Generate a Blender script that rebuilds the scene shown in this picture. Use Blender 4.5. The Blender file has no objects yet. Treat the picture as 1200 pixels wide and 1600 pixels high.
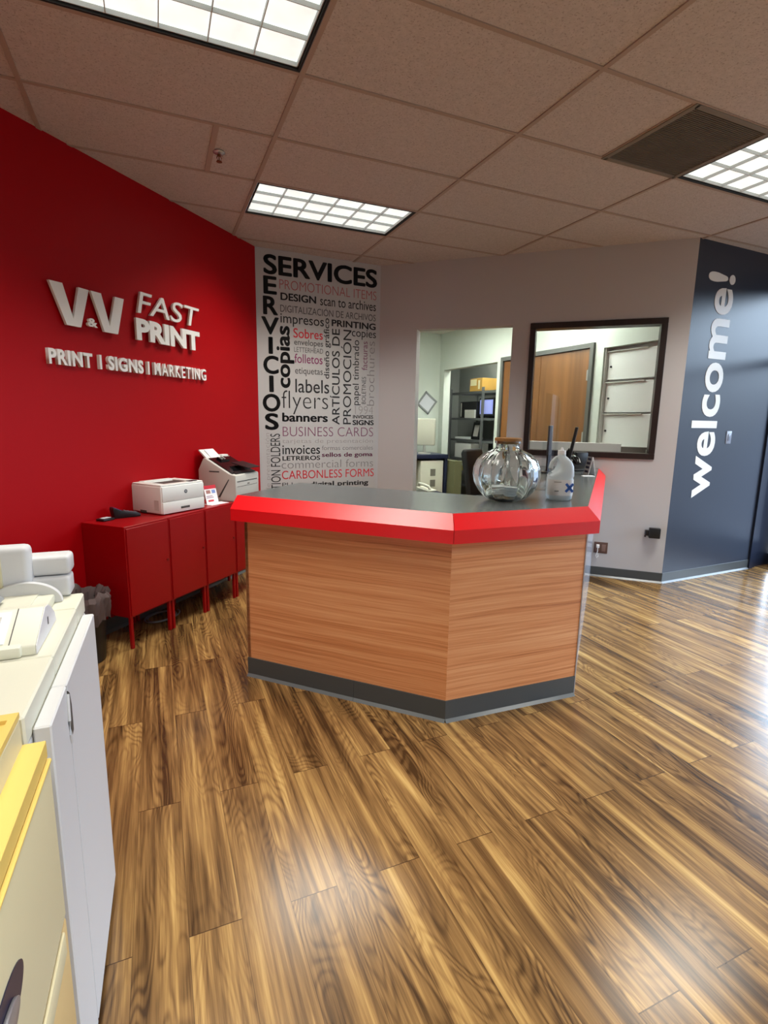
import bpy, bmesh, math, random
from mathutils import Matrix, Vector
random.seed(7)
SC = bpy.context.scene
COL = SC.collection
PI = math.pi

# ------------------------------------------------------------------ camera
cam_d = bpy.data.cameras.new('camera')
cam = bpy.data.objects.new('camera', cam_d)
COL.objects.link(cam)
CAM_YAW, CAM_PITCH, CAM_ROLL = 0.407182172, -0.176490971, 0.0175038374
fw0 = Vector((math.sin(CAM_YAW), math.cos(CAM_YAW), 0)); rt0 = Vector((math.cos(CAM_YAW), -math.sin(CAM_YAW), 0)); up0 = Vector((0, 0, 1))
fw = math.cos(CAM_PITCH)*fw0 + math.sin(CAM_PITCH)*up0
up = -math.sin(CAM_PITCH)*fw0 + math.cos(CAM_PITCH)*up0
rt = math.cos(CAM_ROLL)*rt0 + math.sin(CAM_ROLL)*up
up2 = -math.sin(CAM_ROLL)*rt0 + math.cos(CAM_ROLL)*up
m = Matrix((rt, up2, -fw)).transposed().to_4x4()
m.translation = Vector((-0.7021, -4.5024, 1.495))
cam.matrix_world = m
cam_d.sensor_fit = 'VERTICAL'
cam_d.sensor_height = 36.0
cam_d.lens = 818.42/1600*36.0
cam_d.clip_start = 0.02
SC.camera = cam

# ------------------------------------------------------------------ world, exposure, lights
SC.view_settings.view_transform = 'Standard'
SC.view_settings.look = 'None'
SC.view_settings.gamma = 1.0
SC.view_settings.use_curve_mapping = False
EXPOSURE = 0.2
LAMP_STRENGTH = 0.78
LAMP_POWER = 27.0
LAMP_SPREAD = 118.0
LAMP_COLOR = (1.0, 0.975, 0.89)
SKY_STRENGTH = 12.0
SC.view_settings.exposure = EXPOSURE
try:
    SC.cycles.use_denoising = True
    SC.cycles.max_bounces = 10
    SC.cycles.diffuse_bounces = 5
    SC.cycles.glossy_bounces = 5
    SC.cycles.transmission_bounces = 10
    SC.cycles.transparent_max_bounces = 12
    SC.cycles.caustics_reflective = False
    SC.cycles.caustics_refractive = True
    SC.cycles.blur_glossy = 0.6
    SC.cycles.sample_clamp_indirect = 6.0
except Exception:
    pass
wd = bpy.data.worlds.new('world'); SC.world = wd; wd.use_nodes = True
bg = wd.node_tree.nodes['Background']
# bright sky above a dim skyline of buildings and pavement
_wt = wd.node_tree; _tc = _wt.nodes.new('ShaderNodeTexCoord'); _sp = _wt.nodes.new('ShaderNodeSeparateXYZ'); _rp = _wt.nodes.new('ShaderNodeValToRGB')
_wt.links.new(_tc.outputs['Generated'], _sp.inputs[0]); _wt.links.new(_sp.outputs[2], _rp.inputs[0]); _wt.links.new(_rp.outputs[0], bg.inputs[0])
_rp.color_ramp.elements[0].position = 0.085; _rp.color_ramp.elements[0].color = (0.045, 0.055, 0.075, 1)
_rp.color_ramp.elements[1].position = 0.125; _rp.color_ramp.elements[1].color = (0.64, 0.80, 1.0, 1)
bg.inputs[1].default_value = SKY_STRENGTH
def portal(name, loc, rot, sx, sy):
    l = bpy.data.lights.new(name, 'AREA'); l.shape = 'RECTANGLE'; l.size = sx; l.size_y = sy
    try: l.cycles.is_portal = True
    except Exception: pass
    o = bpy.data.objects.new(name, l); COL.objects.link(o); o.location = loc; o.rotation_euler = rot
    return o
portal('daylight_portal', (5.5, -4.5, 1.5), (0, math.radians(90), 0), 3.0, 6.8)

# ------------------------------------------------------------------ helpers
def lin(c):
    c = c/255.0
    return c/12.92 if c <= 0.04045 else ((c+0.055)/1.055)**2.4
def rgb(r, g, b): return (lin(r), lin(g), lin(b), 1.0)

MATS = {}
def mat(name, color, rough=0.5, metal=0.0, spec=0.5, coat=0.0, coat_rough=0.1, bump=0.0, bump_scale=200.0, var=0.0, var_scale=8.0, trans=0.0, ior=1.45, emit=None, emit_s=0.0, alpha=1.0):
    if name in MATS: return MATS[name]
    mt = bpy.data.materials.new(name); mt.use_nodes = True
    nt = mt.node_tree; b = nt.nodes['Principled BSDF']
    b.inputs['Base Color'].default_value = color
    b.inputs['Roughness'].default_value = rough
    b.inputs['Metallic'].default_value = metal
    b.inputs['Specular IOR Level'].default_value = spec
    b.inputs['Coat Weight'].default_value = coat
    b.inputs['Coat Roughness'].default_value = coat_rough
    b.inputs['Transmission Weight'].default_value = trans
    b.inputs['IOR'].default_value = ior
    b.inputs['Alpha'].default_value = alpha
    if emit:
        b.inputs['Emission Color'].default_value = emit
        b.inputs['Emission Strength'].default_value = emit_s
    tc = nt.nodes.new('ShaderNodeTexCoord')
    if bump > 0:
        n = nt.nodes.new('ShaderNodeTexNoise'); n.inputs['Scale'].default_value = bump_scale; n.inputs['Detail'].default_value = 3
        nt.links.new(tc.outputs['Object'], n.inputs['Vector'])
        bp = nt.nodes.new('ShaderNodeBump'); bp.inputs['Strength'].default_value = bump; bp.inputs['Distance'].default_value = 0.002
        nt.links.new(n.outputs['Fac'], bp.inputs['Height']); nt.links.new(bp.outputs['Normal'], b.inputs['Normal'])
    if var > 0:
        n = nt.nodes.new('ShaderNodeTexNoise'); n.inputs['Scale'].default_value = var_scale; n.inputs['Detail'].default_value = 4
        nt.links.new(tc.outputs['Object'], n.inputs['Vector'])
        mr = nt.nodes.new('ShaderNodeMapRange'); mr.inputs['From Min'].default_value = 0.3; mr.inputs['From Max'].default_value = 0.7
        mr.inputs['To Min'].default_value = 1-var; mr.inputs['To Max'].default_value = 1+var
        nt.links.new(n.outputs['Fac'], mr.inputs['Value'])
        mx = nt.nodes.new('ShaderNodeVectorMath'); mx.operation = 'SCALE'
        mx.inputs[0].default_value = color[:3]
        nt.links.new(mr.outputs['Result'], mx.inputs['Scale']); nt.links.new(mx.outputs['Vector'], b.inputs['Base Color'])
    MATS[name] = mt
    return mt

class NT:
    """small helper to chain math nodes"""
    def __init__(s, name):
        s.m = bpy.data.materials.new(name); s.m.use_nodes = True; s.t = s.m.node_tree
        s.b = s.t.nodes['Principled BSDF']
    def n(s, typ, **kw):
        x = s.t.nodes.new(typ)
        for k, v in kw.items(): setattr(x, k, v)
        return x
    def l(s, a, b): s.t.links.new(a, b)
    def math(s, op, a, b=None, c=None, clamp=False):
        x = s.n('ShaderNodeMath', operation=op); x.use_clamp = clamp
        for i, v in enumerate((a, b, c)):
            if v is None: continue
            if isinstance(v, (int, float)): x.inputs[i].default_value = v
            else: s.l(v, x.inputs[i])
        return x.outputs[0]
    def comb(s, x, y, z):
        c = s.n('ShaderNodeCombineXYZ')
        for i, v in enumerate((x, y, z)):
            if isinstance(v, (int, float)): c.inputs[i].default_value = v
            else: s.l(v, c.inputs[i])
        return c.outputs[0]
    def noise(s, vec, scale=1, detail=2, rough=0.5, dist=0.0):
        x = s.n('ShaderNodeTexNoise'); x.inputs['Scale'].default_value = scale; x.inputs['Detail'].default_value = detail
        x.inputs['Roughness'].default_value = rough; x.inputs['Distortion'].default_value = dist
        s.l(vec, x.inputs['Vector']); return x.outputs['Fac']
    def ramp(s, fac, stops):
        r = s.n('ShaderNodeValToRGB'); e = r.color_ramp.elements
        e[0].position, e[0].color = stops[0]; e[1].position, e[1].color = stops[-1]
        for p, c in stops[1:-1]:
            k = e.new(p); k.color = c
        s.l(fac, r.inputs[0]); return r.outputs[0]
    def mix(s, fac, a, b, mode='MIX'):
        x = s.n('ShaderNodeMix', data_type='RGBA', blend_type=mode)
        for i, v in ((0, fac), (6, a), (7, b)):
            if isinstance(v, (int, float)): x.inputs[i].default_value = v
            elif isinstance(v, tuple): x.inputs[i].default_value = v
            else: s.l(v, x.inputs[i])
        return x.outputs[2]

def floor_material():
    t = NT('wood_plank_floor')
    tc = t.n('ShaderNodeTexCoord'); sp = t.n('ShaderNodeSeparateXYZ'); t.l(tc.outputs['Object'], sp.inputs[0])
    x, y = sp.outputs[0], sp.outputs[1]
    W, L = 0.150, 1.24
    u = t.math('DIVIDE', t.math('ADD', x, 0.845+20*W), W)
    i = t.math('FLOOR', u); fu = t.math('FRACT', u)
    par = t.math('SUBTRACT', 1.0, t.math('MODULO', i, 2.0))
    v = t.math('SUBTRACT', t.math('DIVIDE', t.math('ADD', y, 3.11+10*L), L), t.math('MULTIPLY', par, 0.476))
    j = t.math('FLOOR', v); fv = t.math('FRACT', v)
    w2 = t.n('ShaderNodeTexWhiteNoise', noise_dimensions='2D'); t.l(t.comb(i, j, 0.0), w2.inputs['Vector'])
    s2 = t.n('ShaderNodeSeparateColor'); t.l(w2.outputs['Color'], s2.inputs[0])
    r1, r2, r3 = s2.outputs[0], s2.outputs[1], s2.outputs[2]
    ox = t.math('MULTIPLY', r1, 40.0); oy = t.math('MULTIPLY', r2, 40.0)
    # cathedral contour lines of a stretched noise
    cv = t.comb(t.math('ADD', t.math('MULTIPLY', x, 7.0), ox), t.math('ADD', t.math('MULTIPLY', y, 1.5), oy), r3)
    n1 = t.noise(cv, 1.0, 2.0, 0.35, 0.4)
    ring = t.math('SINE', t.math('MULTIPLY', n1, 150.0))
    ring = t.math('POWER', t.math('MULTIPLY_ADD', ring, 0.5, 0.5), 2.0)
    # sapwood / heartwood bands along the plank
    tv = t.comb(t.math('ADD', t.math('MULTIPLY', x, 12.0), oy), t.math('ADD', t.math('MULTIPLY', y, 0.7), ox), 3.0)
    tone = t.noise(tv, 1.0, 2.0, 0.5, 0.8)
    tv2 = t.comb(t.math('ADD', t.math('MULTIPLY', x, 30.0), ox), t.math('ADD', t.math('MULTIPLY', y, 1.1), oy), 6.0)
    tone2 = t.noise(tv2, 1.0, 2.0, 0.5, 0.8)
    # fine streaks
    fv_ = t.comb(t.math('MULTIPLY', x, 230.0), t.math('ADD', t.math('MULTIPLY', y, 6.0), ox), 5.0)
    fine = t.noise(fv_, 1.0, 3, 0.6)
    mv = t.comb(t.math('ADD', t.math('MULTIPLY', x, 85.0), oy), t.math('MULTIPLY', y, 2.2), 9.0)
    mid = t.noise(mv, 1.0, 2, 0.5, 0.3)
    msk = t.math('MULTIPLY_ADD', t.noise(t.comb(t.math('ADD', t.math('MULTIPLY', x, 5.0), oy), t.math('ADD', t.math('MULTIPLY', y, 1.3), oy), 12.0), 1.0, 1.0), 3.2, -1.2, clamp=True)
    f = t.math('MULTIPLY_ADD', tone, 1.35, -0.265)
    f = t.math('ADD', f, t.math('MULTIPLY_ADD', tone2, 0.85, -0.425))
    f = t.math('SUBTRACT', f, t.math('MULTIPLY', t.math('MULTIPLY', ring, msk), 0.26))
    f = t.math('ADD', f, t.math('MULTIPLY_ADD', fine, 0.46, -0.23))
    f = t.math('ADD', f, t.math('MULTIPLY_ADD', mid, 0.62, -0.31))
    f = t.math('ADD', f, t.math('MULTIPLY_ADD', r3, 0.16, -0.06))
    col = t.ramp(f, [(0.0, rgb(62, 42, 22)), (0.24, rgb(102, 74, 42)), (0.48, rgb(138, 104, 61)), (0.70, rgb(172, 136, 81)), (0.95, rgb(206, 172, 107))])
    # joints
    eu = t.math('ABSOLUTE', t.math('SUBTRACT', fu, 0.5)); ev = t.math('ABSOLUTE', t.math('SUBTRACT', fv, 0.5))
    du = t.math('GREATER_THAN', eu, 0.4935); dv = t.math('GREATER_THAN', ev, 0.4988)
    seam = t.math('MAXIMUM', t.math('MULTIPLY', du, 0.55), t.math('MULTIPLY', dv, 0.85))
    col = t.mix(seam, col, rgb(50, 30, 14))
    t.l(col, t.b.inputs['Base Color'])
    rg = t.math('MULTIPLY_ADD', fine, 0.05, 0.20)
    t.l(rg, t.b.inputs['Roughness'])
    t.b.inputs['Specular IOR Level'].default_value = 0.5
    bp = t.n('ShaderNodeBump'); bp.inputs['Strength'].default_value = 0.12; bp.inputs['Distance'].default_value = 0.0006
    h = t.math('SUBTRACT', t.math('MULTIPLY', fine, 0.35), seam)
    t.l(h, bp.inputs['Height']); t.l(bp.outputs['Normal'], t.b.inputs['Normal'])
    return t.m

def laminate_material(name, seed, tint=1.0):
    t = NT(name)
    tc = t.n('ShaderNodeTexCoord'); sp = t.n('ShaderNodeSeparateXYZ'); t.l(tc.outputs['Object'], sp.inputs[0])
    x, z = sp.outputs[0], sp.outputs[2]
    wob = t.noise(t.comb(t.math('MULTIPLY', x, 1.3), seed, t.math('MULTIPLY', z, 3.0)), 1.0, 2)
    zz = t.math('ADD', z, t.math('MULTIPLY', wob, 0.03))
    a = t.noise(t.comb(t.math('MULTIPLY', x, 0.5), seed+3, t.math('MULTIPLY', zz, 30.0)), 1.0, 3, 0.55)
    b = t.noise(t.comb(t.math('MULTIPLY', x, 3.0), seed+9, t.math('MULTIPLY', zz, 300.0)), 1.0, 4, 0.6)
    c = t.noise(t.comb(t.math('MULTIPLY', x, 1.0), seed+5, t.math('MULTIPLY', zz, 105.0)), 1.0, 3, 0.6)
    f = t.math('ADD', t.math('MULTIPLY', a, 0.55), t.math('ADD', t.math('MULTIPLY', b, 0.40), t.math('MULTIPLY', c, 0.46)))
    f = t.math('MULTIPLY_ADD', f, 1.1, -0.215)
    col = t.ramp(f, [(0.30, rgb(150, 84, 46)), (0.42, rgb(194, 122, 74)), (0.54, rgb(216, 146, 96)), (0.70, rgb(230, 170, 122))])
    t.l(col, t.b.inputs['Base Color']); t.b.inputs['Roughness'].default_value = 0.42
    return t.m

def wood_material(name, dark, light, sx=1.0, sz=60.0, axis='z'):
    t = NT(name)
    tc = t.n('ShaderNodeTexCoord'); sp = t.n('ShaderNodeSeparateXYZ'); t.l(tc.outputs['Object'], sp.inputs[0])
    x, y, z = sp.outputs
    f = t.noise(t.comb(t.math('MULTIPLY', x, sz), t.math('MULTIPLY', y, sz), t.math('MULTIPLY', z, sx)), 0.2, 4, 0.6, 1.2)
    col = t.ramp(f, [(0.3, dark), (0.7, light)])
    t.l(col, t.b.inputs['Base Color']); t.b.inputs['Roughness'].default_value = 0.4
    return t.m

def pane_material(name, tint=(0.98, 0.99, 0.99, 1), ior=1.45, rough=0.0):
    t = NT(name)
    tr = t.n('ShaderNodeBsdfTransparent'); tr.inputs[0].default_value = tint
    gl = t.n('ShaderNodeBsdfGlossy'); gl.inputs['Roughness'].default_value = rough
    fr = t.n('ShaderNodeFresnel'); fr.inputs['IOR'].default_value = ior
    ge = t.n('ShaderNodeNewGeometry')
    fac = t.math('MULTIPLY', fr.outputs[0], t.math('SUBTRACT', 1.0, ge.outputs['Backfacing']))
    mx = t.n('ShaderNodeMixShader'); t.l(fac, mx.inputs[0]); t.l(tr.outputs[0], mx.inputs[1]); t.l(gl.outputs[0], mx.inputs[2])
    out = [n for n in t.t.nodes if n.type == 'OUTPUT_MATERIAL'][0]
    t.l(mx.outputs[0], out.inputs['Surface'])
    return t.m

def tile_material():
    t = NT('ceiling_tile')
    tc = t.n('ShaderNodeTexCoord')
    n = t.noise(tc.outputs['Object'], 95.0, 3, 0.7)
    f = t.math('LESS_THAN', n, 0.40)
    f2 = t.noise(tc.outputs['Object'], 45.0, 2, 0.6)
    c0 = t.ramp(f2, [(0.3, rgb(194, 187, 184)), (0.7, rgb(206, 198, 195))])
    col = t.mix(t.math('MULTIPLY', f, 0.42), c0, rgb(110, 92, 82))
    t.l(col, t.b.inputs['Base Color']); t.b.inputs['Roughness'].default_value = 0.95
    t.b.inputs['Specular IOR Level'].default_value = 0.1
    bp = t.n('ShaderNodeBump'); bp.inputs['Strength'].default_value = 0.5; bp.inputs['Distance'].default_value = 0.003
    t.l(n, bp.inputs['Height']); t.l(bp.outputs['Normal'], t.b.inputs['Normal'])
    return t.m

def lamp_material(name, color, strength):
    t = NT(name)
    tc = t.n('ShaderNodeTexCoord')
    n = t.noise(tc.outputs['Object'], 9.0, 3, 0.6)
    e = t.math('MULTIPLY_ADD', n, 0.5, 0.75)
    t.b.inputs['Base Color'].default_value = (0.8, 0.8, 0.8, 1)
    t.b.inputs['Emission Color'].default_value = (*color, 1)
    t.l(t.math('MULTIPLY', e, strength), t.b.inputs['Emission Strength'])
    return t.m

class MB:
    """collects primitives into one mesh"""
    def __init__(s): s.bm = bmesh.new()
    def _add(s, tmp, M=None):
        if M is not None: bmesh.ops.transform(tmp, matrix=M, verts=tmp.verts)
        me = bpy.data.meshes.new('tmp'); tmp.to_mesh(me); tmp.free()
        s.bm.from_mesh(me); bpy.data.meshes.remove(me)
        return s
    def box(s, x0, x1, y0, y1, z0, z1, bev=0.0, seg=2, M=None):
        t = bmesh.new()
        v = [t.verts.new(p) for p in ((x0,y0,z0),(x1,y0,z0),(x1,y1,z0),(x0,y1,z0),(x0,y0,z1),(x1,y0,z1),(x1,y1,z1),(x0,y1,z1))]
        for f in ((0,3,2,1),(4,5,6,7),(0,1,5,4),(1,2,6,5),(2,3,7,6),(3,0,4,7)): t.faces.new([v[k] for k in f])
        bmesh.ops.recalc_face_normals(t, faces=t.faces)
        if bev > 0: bmesh.ops.bevel(t, geom=list(t.edges), offset=bev, segments=seg, profile=0.5, affect='EDGES', clamp_overlap=True)
        return s._add(t, M)
    def prism(s, pts, a0, a1, plane='xy', bev=0.0, seg=2, M=None):
        """polygon pts extruded between a0 and a1 along the axis normal to plane"""
        t = bmesh.new()
        def P(p, a):
            if plane == 'xy': return (p[0], p[1], a)
            if plane == 'xz': return (p[0], a, p[1])
            return (a, p[0], p[1])
        A = [t.verts.new(P(p, a0)) for p in pts]; B = [t.verts.new(P(p, a1)) for p in pts]
        n = len(pts)
        t.faces.new(A); t.faces.new(B[::-1])
        for k in range(n): t.faces.new((A[k], B[k], B[(k+1) % n], A[(k+1) % n]))
        bmesh.ops.recalc_face_normals(t, faces=t.faces)
        if bev > 0: bmesh.ops.bevel(t, geom=list(t.edges), offset=bev, segments=seg, profile=0.5, affect='EDGES', clamp_overlap=True)
        bmesh.ops.triangulate(t, faces=[f for f in t.faces if len(f.verts) > 4])
        return s._add(t, M)
    def hull(s, pts, faces, M=None):
        t = bmesh.new(); v = [t.verts.new(p) for p in pts]
        for f in faces: t.faces.new([v[k] for k in f])
        bmesh.ops.recalc_face_normals(t, faces=t.faces)
        return s._add(t, M)
    def cyl(s, p0, p1, r0, r1=None, seg=20, M=None):
        r1 = r0 if r1 is None else r1
        p0, p1 = Vector(p0), Vector(p1); d = (p1-p0); L = d.length
        t = bmesh.new(); q = d.to_track_quat('Z', 'Y').to_matrix().to_4x4(); q.translation = p0
        A = []; B = []
        for k in range(seg):
            a = 2*PI*k/seg; A.append(t.verts.new((r0*math.cos(a), r0*math.sin(a), 0))); B.append(t.verts.new((r1*math.cos(a), r1*math.sin(a), L)))
        t.faces.new(A[::-1]); t.faces.new(B)
        for k in range(seg): t.faces.new((A[k], A[(k+1) % seg], B[(k+1) % seg], B[k]))
        bmesh.ops.transform(t, matrix=q, verts=t.verts)
        return s._add(t, M)
    def rings(s, rings, close=True, cap=True, M=None):
        """list of rings (lists of points) skinned together"""
        t = bmesh.new(); R = [[t.verts.new(p) for p in r] for r in rings]; n = len(R[0])
        for a, b in zip(R[:-1], R[1:]):
            for k in range(n if close else n-1): t.faces.new((a[k], a[(k+1) % n], b[(k+1) % n], b[k]))
        if cap: t.faces.new(R[0][::-1]); t.faces.new(R[-1])
        bmesh.ops.recalc_face_normals(t, faces=t.faces)
        return s._add(t, M)
    def lathe(s, prof, seg=48, rf=None, cap=True, M=None):
        rings = []
        for r, z in prof:
            ring = []
            for k in range(seg):
                a = 2*PI*k/seg; rr = r*(rf(a, z) if rf else 1); ring.append((rr*math.cos(a), rr*math.sin(a), z))
            rings.append(ring)
        return s.rings(rings, True, cap, M)
    def tube(s, path, r, seg=10, M=None, closed=False):
        P = [Vector(p) for p in path]; rings = []
        for k, p in enumerate(P):
            a = P[k-1] if k > 0 else (P[-1] if closed else P[k]); b = P[k+1] if k < len(P)-1 else (P[0] if closed else P[k])
            q = (b-a).to_track_quat('Z', 'Y')
            rings.append([p + q @ Vector((r*math.cos(2*PI*i/seg), r*math.sin(2*PI*i/seg), 0)) for i in range(seg)])
        if closed: rings.append(rings[0])
        return s.rings(rings, True, not closed, M)
    def build(s, name, material, parent=None, smooth=True, angle=35, loc=None, rot=None):
        me = bpy.data.meshes.new(name); s.bm.to_mesh(me); s.bm.free()
        if smooth:
            me.polygons.foreach_set('use_smooth', [True]*len(me.polygons))
            me.set_sharp_from_angle(angle=math.radians(angle))
        for mm in (material if isinstance(material, (list, tuple)) else [material]): me.materials.append(mm)
        o = bpy.data.objects.new(name, me); COL.objects.link(o)
        if parent is not None: o.parent = parent
        if loc is not None: o.location = loc
        if rot is not None: o.rotation_euler = rot
        return o

def thing(name, label, cat, loc=(0, 0, 0), rz=0.0, group=None):
    o = bpy.data.objects.new(name, None); COL.objects.link(o)
    o.empty_display_size = 0.1
    o.location = loc; o.rotation_euler = (0, 0, rz); o['label'] = label; o['category'] = cat
    if group: o['group'] = group
    return o
def tag(o, label, cat, group=None):
    o['label'] = label; o['category'] = cat
    if group: o['group'] = group
    return o
def struct(o):
    o['kind'] = 'structure'; return o
def plabel(o, text):
    o['label'] = text; return o
def dup(root, loc, rz, label, group=None):
    r = root.copy(); COL.objects.link(r); r.location = loc; r.rotation_euler = (0, 0, rz); r['label'] = label
    if group: r['group'] = group
    for ch in list(root.children):
        c = ch.copy(); COL.objects.link(c); c.parent = r
        for g in list(ch.children):
            d = g.copy(); COL.objects.link(d); d.parent = c
    return r

def text_mesh(body, weight=0.0, extrude=0.0, shear=0.0, spacing=1.0, overlay=False):
    """the outline of a word as a mesh, lower left at 0,0; returns verts list, faces, w, h"""
    bold = weight if overlay and weight >= 0.02 else 0.0
    cu = bpy.data.curves.new('txt', 'FONT'); cu.body = body; cu.offset = 0.0 if bold else weight; cu.extrude = extrude; cu.shear = shear; cu.space_character = spacing
    cu.resolution_u = 5
    o = bpy.data.objects.new('txt', cu); COL.objects.link(o)
    bpy.context.view_layer.update()
    me = bpy.data.meshes.new_from_object(o.evaluated_get(bpy.context.evaluated_depsgraph_get()))
    bpy.data.objects.remove(o); bpy.data.curves.remove(cu)
    if bold:
        # heavier strokes: the same outline laid over itself with small shifts
        b2 = bmesh.new(); k_ = bold*0.9
        for dx, dy in ((0, 0), (1, 0), (-1, 0), (0, 0.8), (0, -0.8), (0.75, 0.6), (0.75, -0.6), (-0.75, 0.6), (-0.75, -0.6)):
            m3 = me.copy()
            for v in m3.vertices: v.co.x += dx*k_; v.co.y += dy*k_
            b2.from_mesh(m3); bpy.data.meshes.remove(m3)
        b2.to_mesh(me); b2.free()
    return me
def lettering(body, box, out0, thick, material, parent, rot=0, weight=0.0, shear=0.0, spacing=1.0, name='lettering', overlay=False):
    """fit the word into the wall rectangle box=(s0,z0,s1,z1); local x along the wall, -y out of it"""
    me = text_mesh(body, weight, 0.5, shear, spacing, overlay)
    xs = [v.co.x for v in me.vertices]; ys = [v.co.y for v in me.vertices]
    x0, x1, y0, y1 = min(xs), max(xs), min(ys), max(ys)
    s0, z0, s1, z1 = box
    for v in me.vertices:
        a = (v.co.x-x0)/(x1-x0); b = (v.co.y-y0)/(y1-y0); d = out0 + thick*(v.co.z+0.5)
        if rot == 0: v.co = (s0+(s1-s0)*a, -d, z0+(z1-z0)*b)
        else: v.co = (s1-(s1-s0)*b, -d, z0+(z1-z0)*a)
    me.materials.append(material); me.name = name
    nw = len(body.split())
    if nw > 1:
        # one mesh per word: cut at the widest gaps along the reading direction
        ax = 0 if rot == 0 else 2
        iv = sorted((min(me.vertices[k].co[ax] for k in p.vertices), max(me.vertices[k].co[ax] for k in p.vertices)) for p in me.polygons)
        gaps = []; e = iv[0][1]
        for a, b in iv[1:]:
            if a > e: gaps.append((a-e, (a+e)/2))
            e = max(e, b)
        cuts = sorted(c for g_, c in sorted(gaps)[::-1][:nw-1])
        res = None
        for w in range(nw):
            lo = cuts[w-1] if w > 0 else -1e9; hi = cuts[w] if w < nw-1 else 1e9
            b2 = bmesh.new(); b2.from_mesh(me)
            bmesh.ops.delete(b2, geom=[v for v in b2.verts if not lo < v.co[ax] <= hi], context='VERTS')
            m2 = bpy.data.meshes.new(name); b2.to_mesh(m2); b2.free(); m2.materials.append(material)
            o = bpy.data.objects.new(name, m2); COL.objects.link(o); o.parent = parent
        bpy.data.meshes.remove(me)
        return o
    o = bpy.data.objects.new(name, me); COL.objects.link(o); o.parent = parent
    return o

# ------------------------------------------------------------------ materials
M_FLOOR = floor_material()
M_TILE = tile_material()
M_TBAR = mat('ceiling_tbar', rgb(172, 154, 142), 0.6)
M_RED_WALL = mat('red_wall_paint', rgb(166, 2, 12), 0.5, bump=0.12, bump_scale=140, spec=0.2)
M_GREY_WALL = mat('grey_wall_paint', rgb(188, 186, 187), 0.6, bump=0.12, bump_scale=120)
M_GRAPHIC = mat('grey_vinyl_graphic', rgb(188, 186, 184), 0.5)
M_SLATE = mat('slate_wall_paint', rgb(50, 56, 69), 0.32, bump=0.06, bump_scale=60)
M_OFFICE = mat('office_wall_paint', rgb(206, 212, 202), 0.7)
M_WHITE = mat('white_paint', rgb(226, 226, 222), 0.5)
M_BASE = mat('charcoal_vinyl_base', rgb(74, 78, 80), 0.35)
M_BASE_LIT = mat('charcoal_vinyl_lit_toe', rgb(92, 96, 98), 0.25)  # same vinyl, made paler for the light the toe catches
M_BRONZE = mat('dark_bronze_metal', rgb(44, 36, 34), 0.35, spec=0.6)
M_NAVY_FRAME = mat('dark_navy_metal', rgb(30, 36, 52), 0.3)
M_FRAME_BROWN = wood_material('dark_brown_window_frame', rgb(26, 14, 12), rgb(42, 24, 20), 3.0, 120.0)
M_LETTER_WHITE = mat('white_sign_acrylic', rgb(238, 238, 234), 0.4)
M_RED_METAL = mat('red_powder_coat', rgb(150, 3, 10), 0.36, spec=0.4)
M_RED_LAM = mat('red_laminate', rgb(228, 12, 22), 0.34, spec=0.6)
M_TOP = mat('grey_laminate_top', rgb(84, 88, 88), 0.22, spec=0.5, var=0.10, var_scale=60)
M_WOOD_A = laminate_material('cherry_laminate_left', 1.0)
M_WOOD_B = laminate_material('cherry_laminate_front', 17.0)
M_GLASS_WIN = pane_material('window_glass', ior=1.30)
M_BLACK = mat('black_plastic', rgb(24, 24, 26), 0.4)
M_BLACK_GLOSS = mat('gloss_black_plastic', rgb(16, 16, 18), 0.15)
M_PRN = mat('printer_white_plastic', rgb(226, 226, 220), 0.45)
M_PRN_GREY = mat('printer_grey_plastic', rgb(196, 194, 186), 0.45)
M_SLOT = mat('dark_slot', rgb(70, 68, 64), 0.6)
M_CHROME = mat('brushed_steel', rgb(190, 192, 194), 0.3, metal=1.0)
M_PAPER = mat('white_paper', rgb(240, 240, 240), 0.8)
M_CARDB = mat('cardboard', rgb(190, 146, 70), 0.8, var=0.06)

# ------------------------------------------------------------------ room shell
CEIL = 3.05
class Wall:
    def __init__(s, a, b):
        s.a = Vector((a[0], a[1], 0)); s.b = Vector((b[0], b[1], 0)); s.d = (s.b-s.a).normalized(); s.L = (s.b-s.a).length
        s.rz = math.atan2(s.d.y, s.d.x); s.n = Vector((s.d.y, -s.d.x, 0))
    def p(s, k, out=0.0, z=0.0):
        v = s.a + s.d*k + s.n*out; return (v.x, v.y, z)
RED = Wall((-1.364, -0.9016), (0.225, 0.80))
SERV = Wall((0.225, 0.80), (1.522, 0.85))
GREY = Wall((1.522, 0.85), (3.625, -1.147))
WEL = Wall((3.625, -1.147), (4.957, -1.10))
def wall_obj(name, w, boxes, material, thick=0.12):
    mb = MB()
    for s0, s1, z0, z1 in boxes: mb.box(s0, s1, 0, thick, z0, z1)
    o = mb.build(name, material, smooth=False, loc=w.a, rot=(0, 0, w.rz)); return struct(o)

f = MB(); f.box(-2.7, 6.4, -8.2, 5.2, -0.06, 0.0)
struct(f.build('floor', M_FLOOR, smooth=False))

wall_obj('wall_red', RED, [(-1.75, RED.L, 0, 3.2)], M_RED_WALL)
wall_obj('wall_services', SERV, [(0, SERV.L, 0, 3.2)], M_GREY_WALL)
wall_obj('wall_grey', GREY, [(0, 0.41, 0, 3.2), (0.41, 1.378, 2.405, 3.2), (1.378, 1.575, 0, 3.2), (1.575, 2.70, 0, 1.185), (1.575, 2.70, 2.39, 3.2), (2.70, GREY.L, 0, 3.2)], M_GREY_WALL)
wall_obj('wall_welcome', WEL, [(0, WEL.L, 0, 3.2)], M_SLATE)
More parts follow.
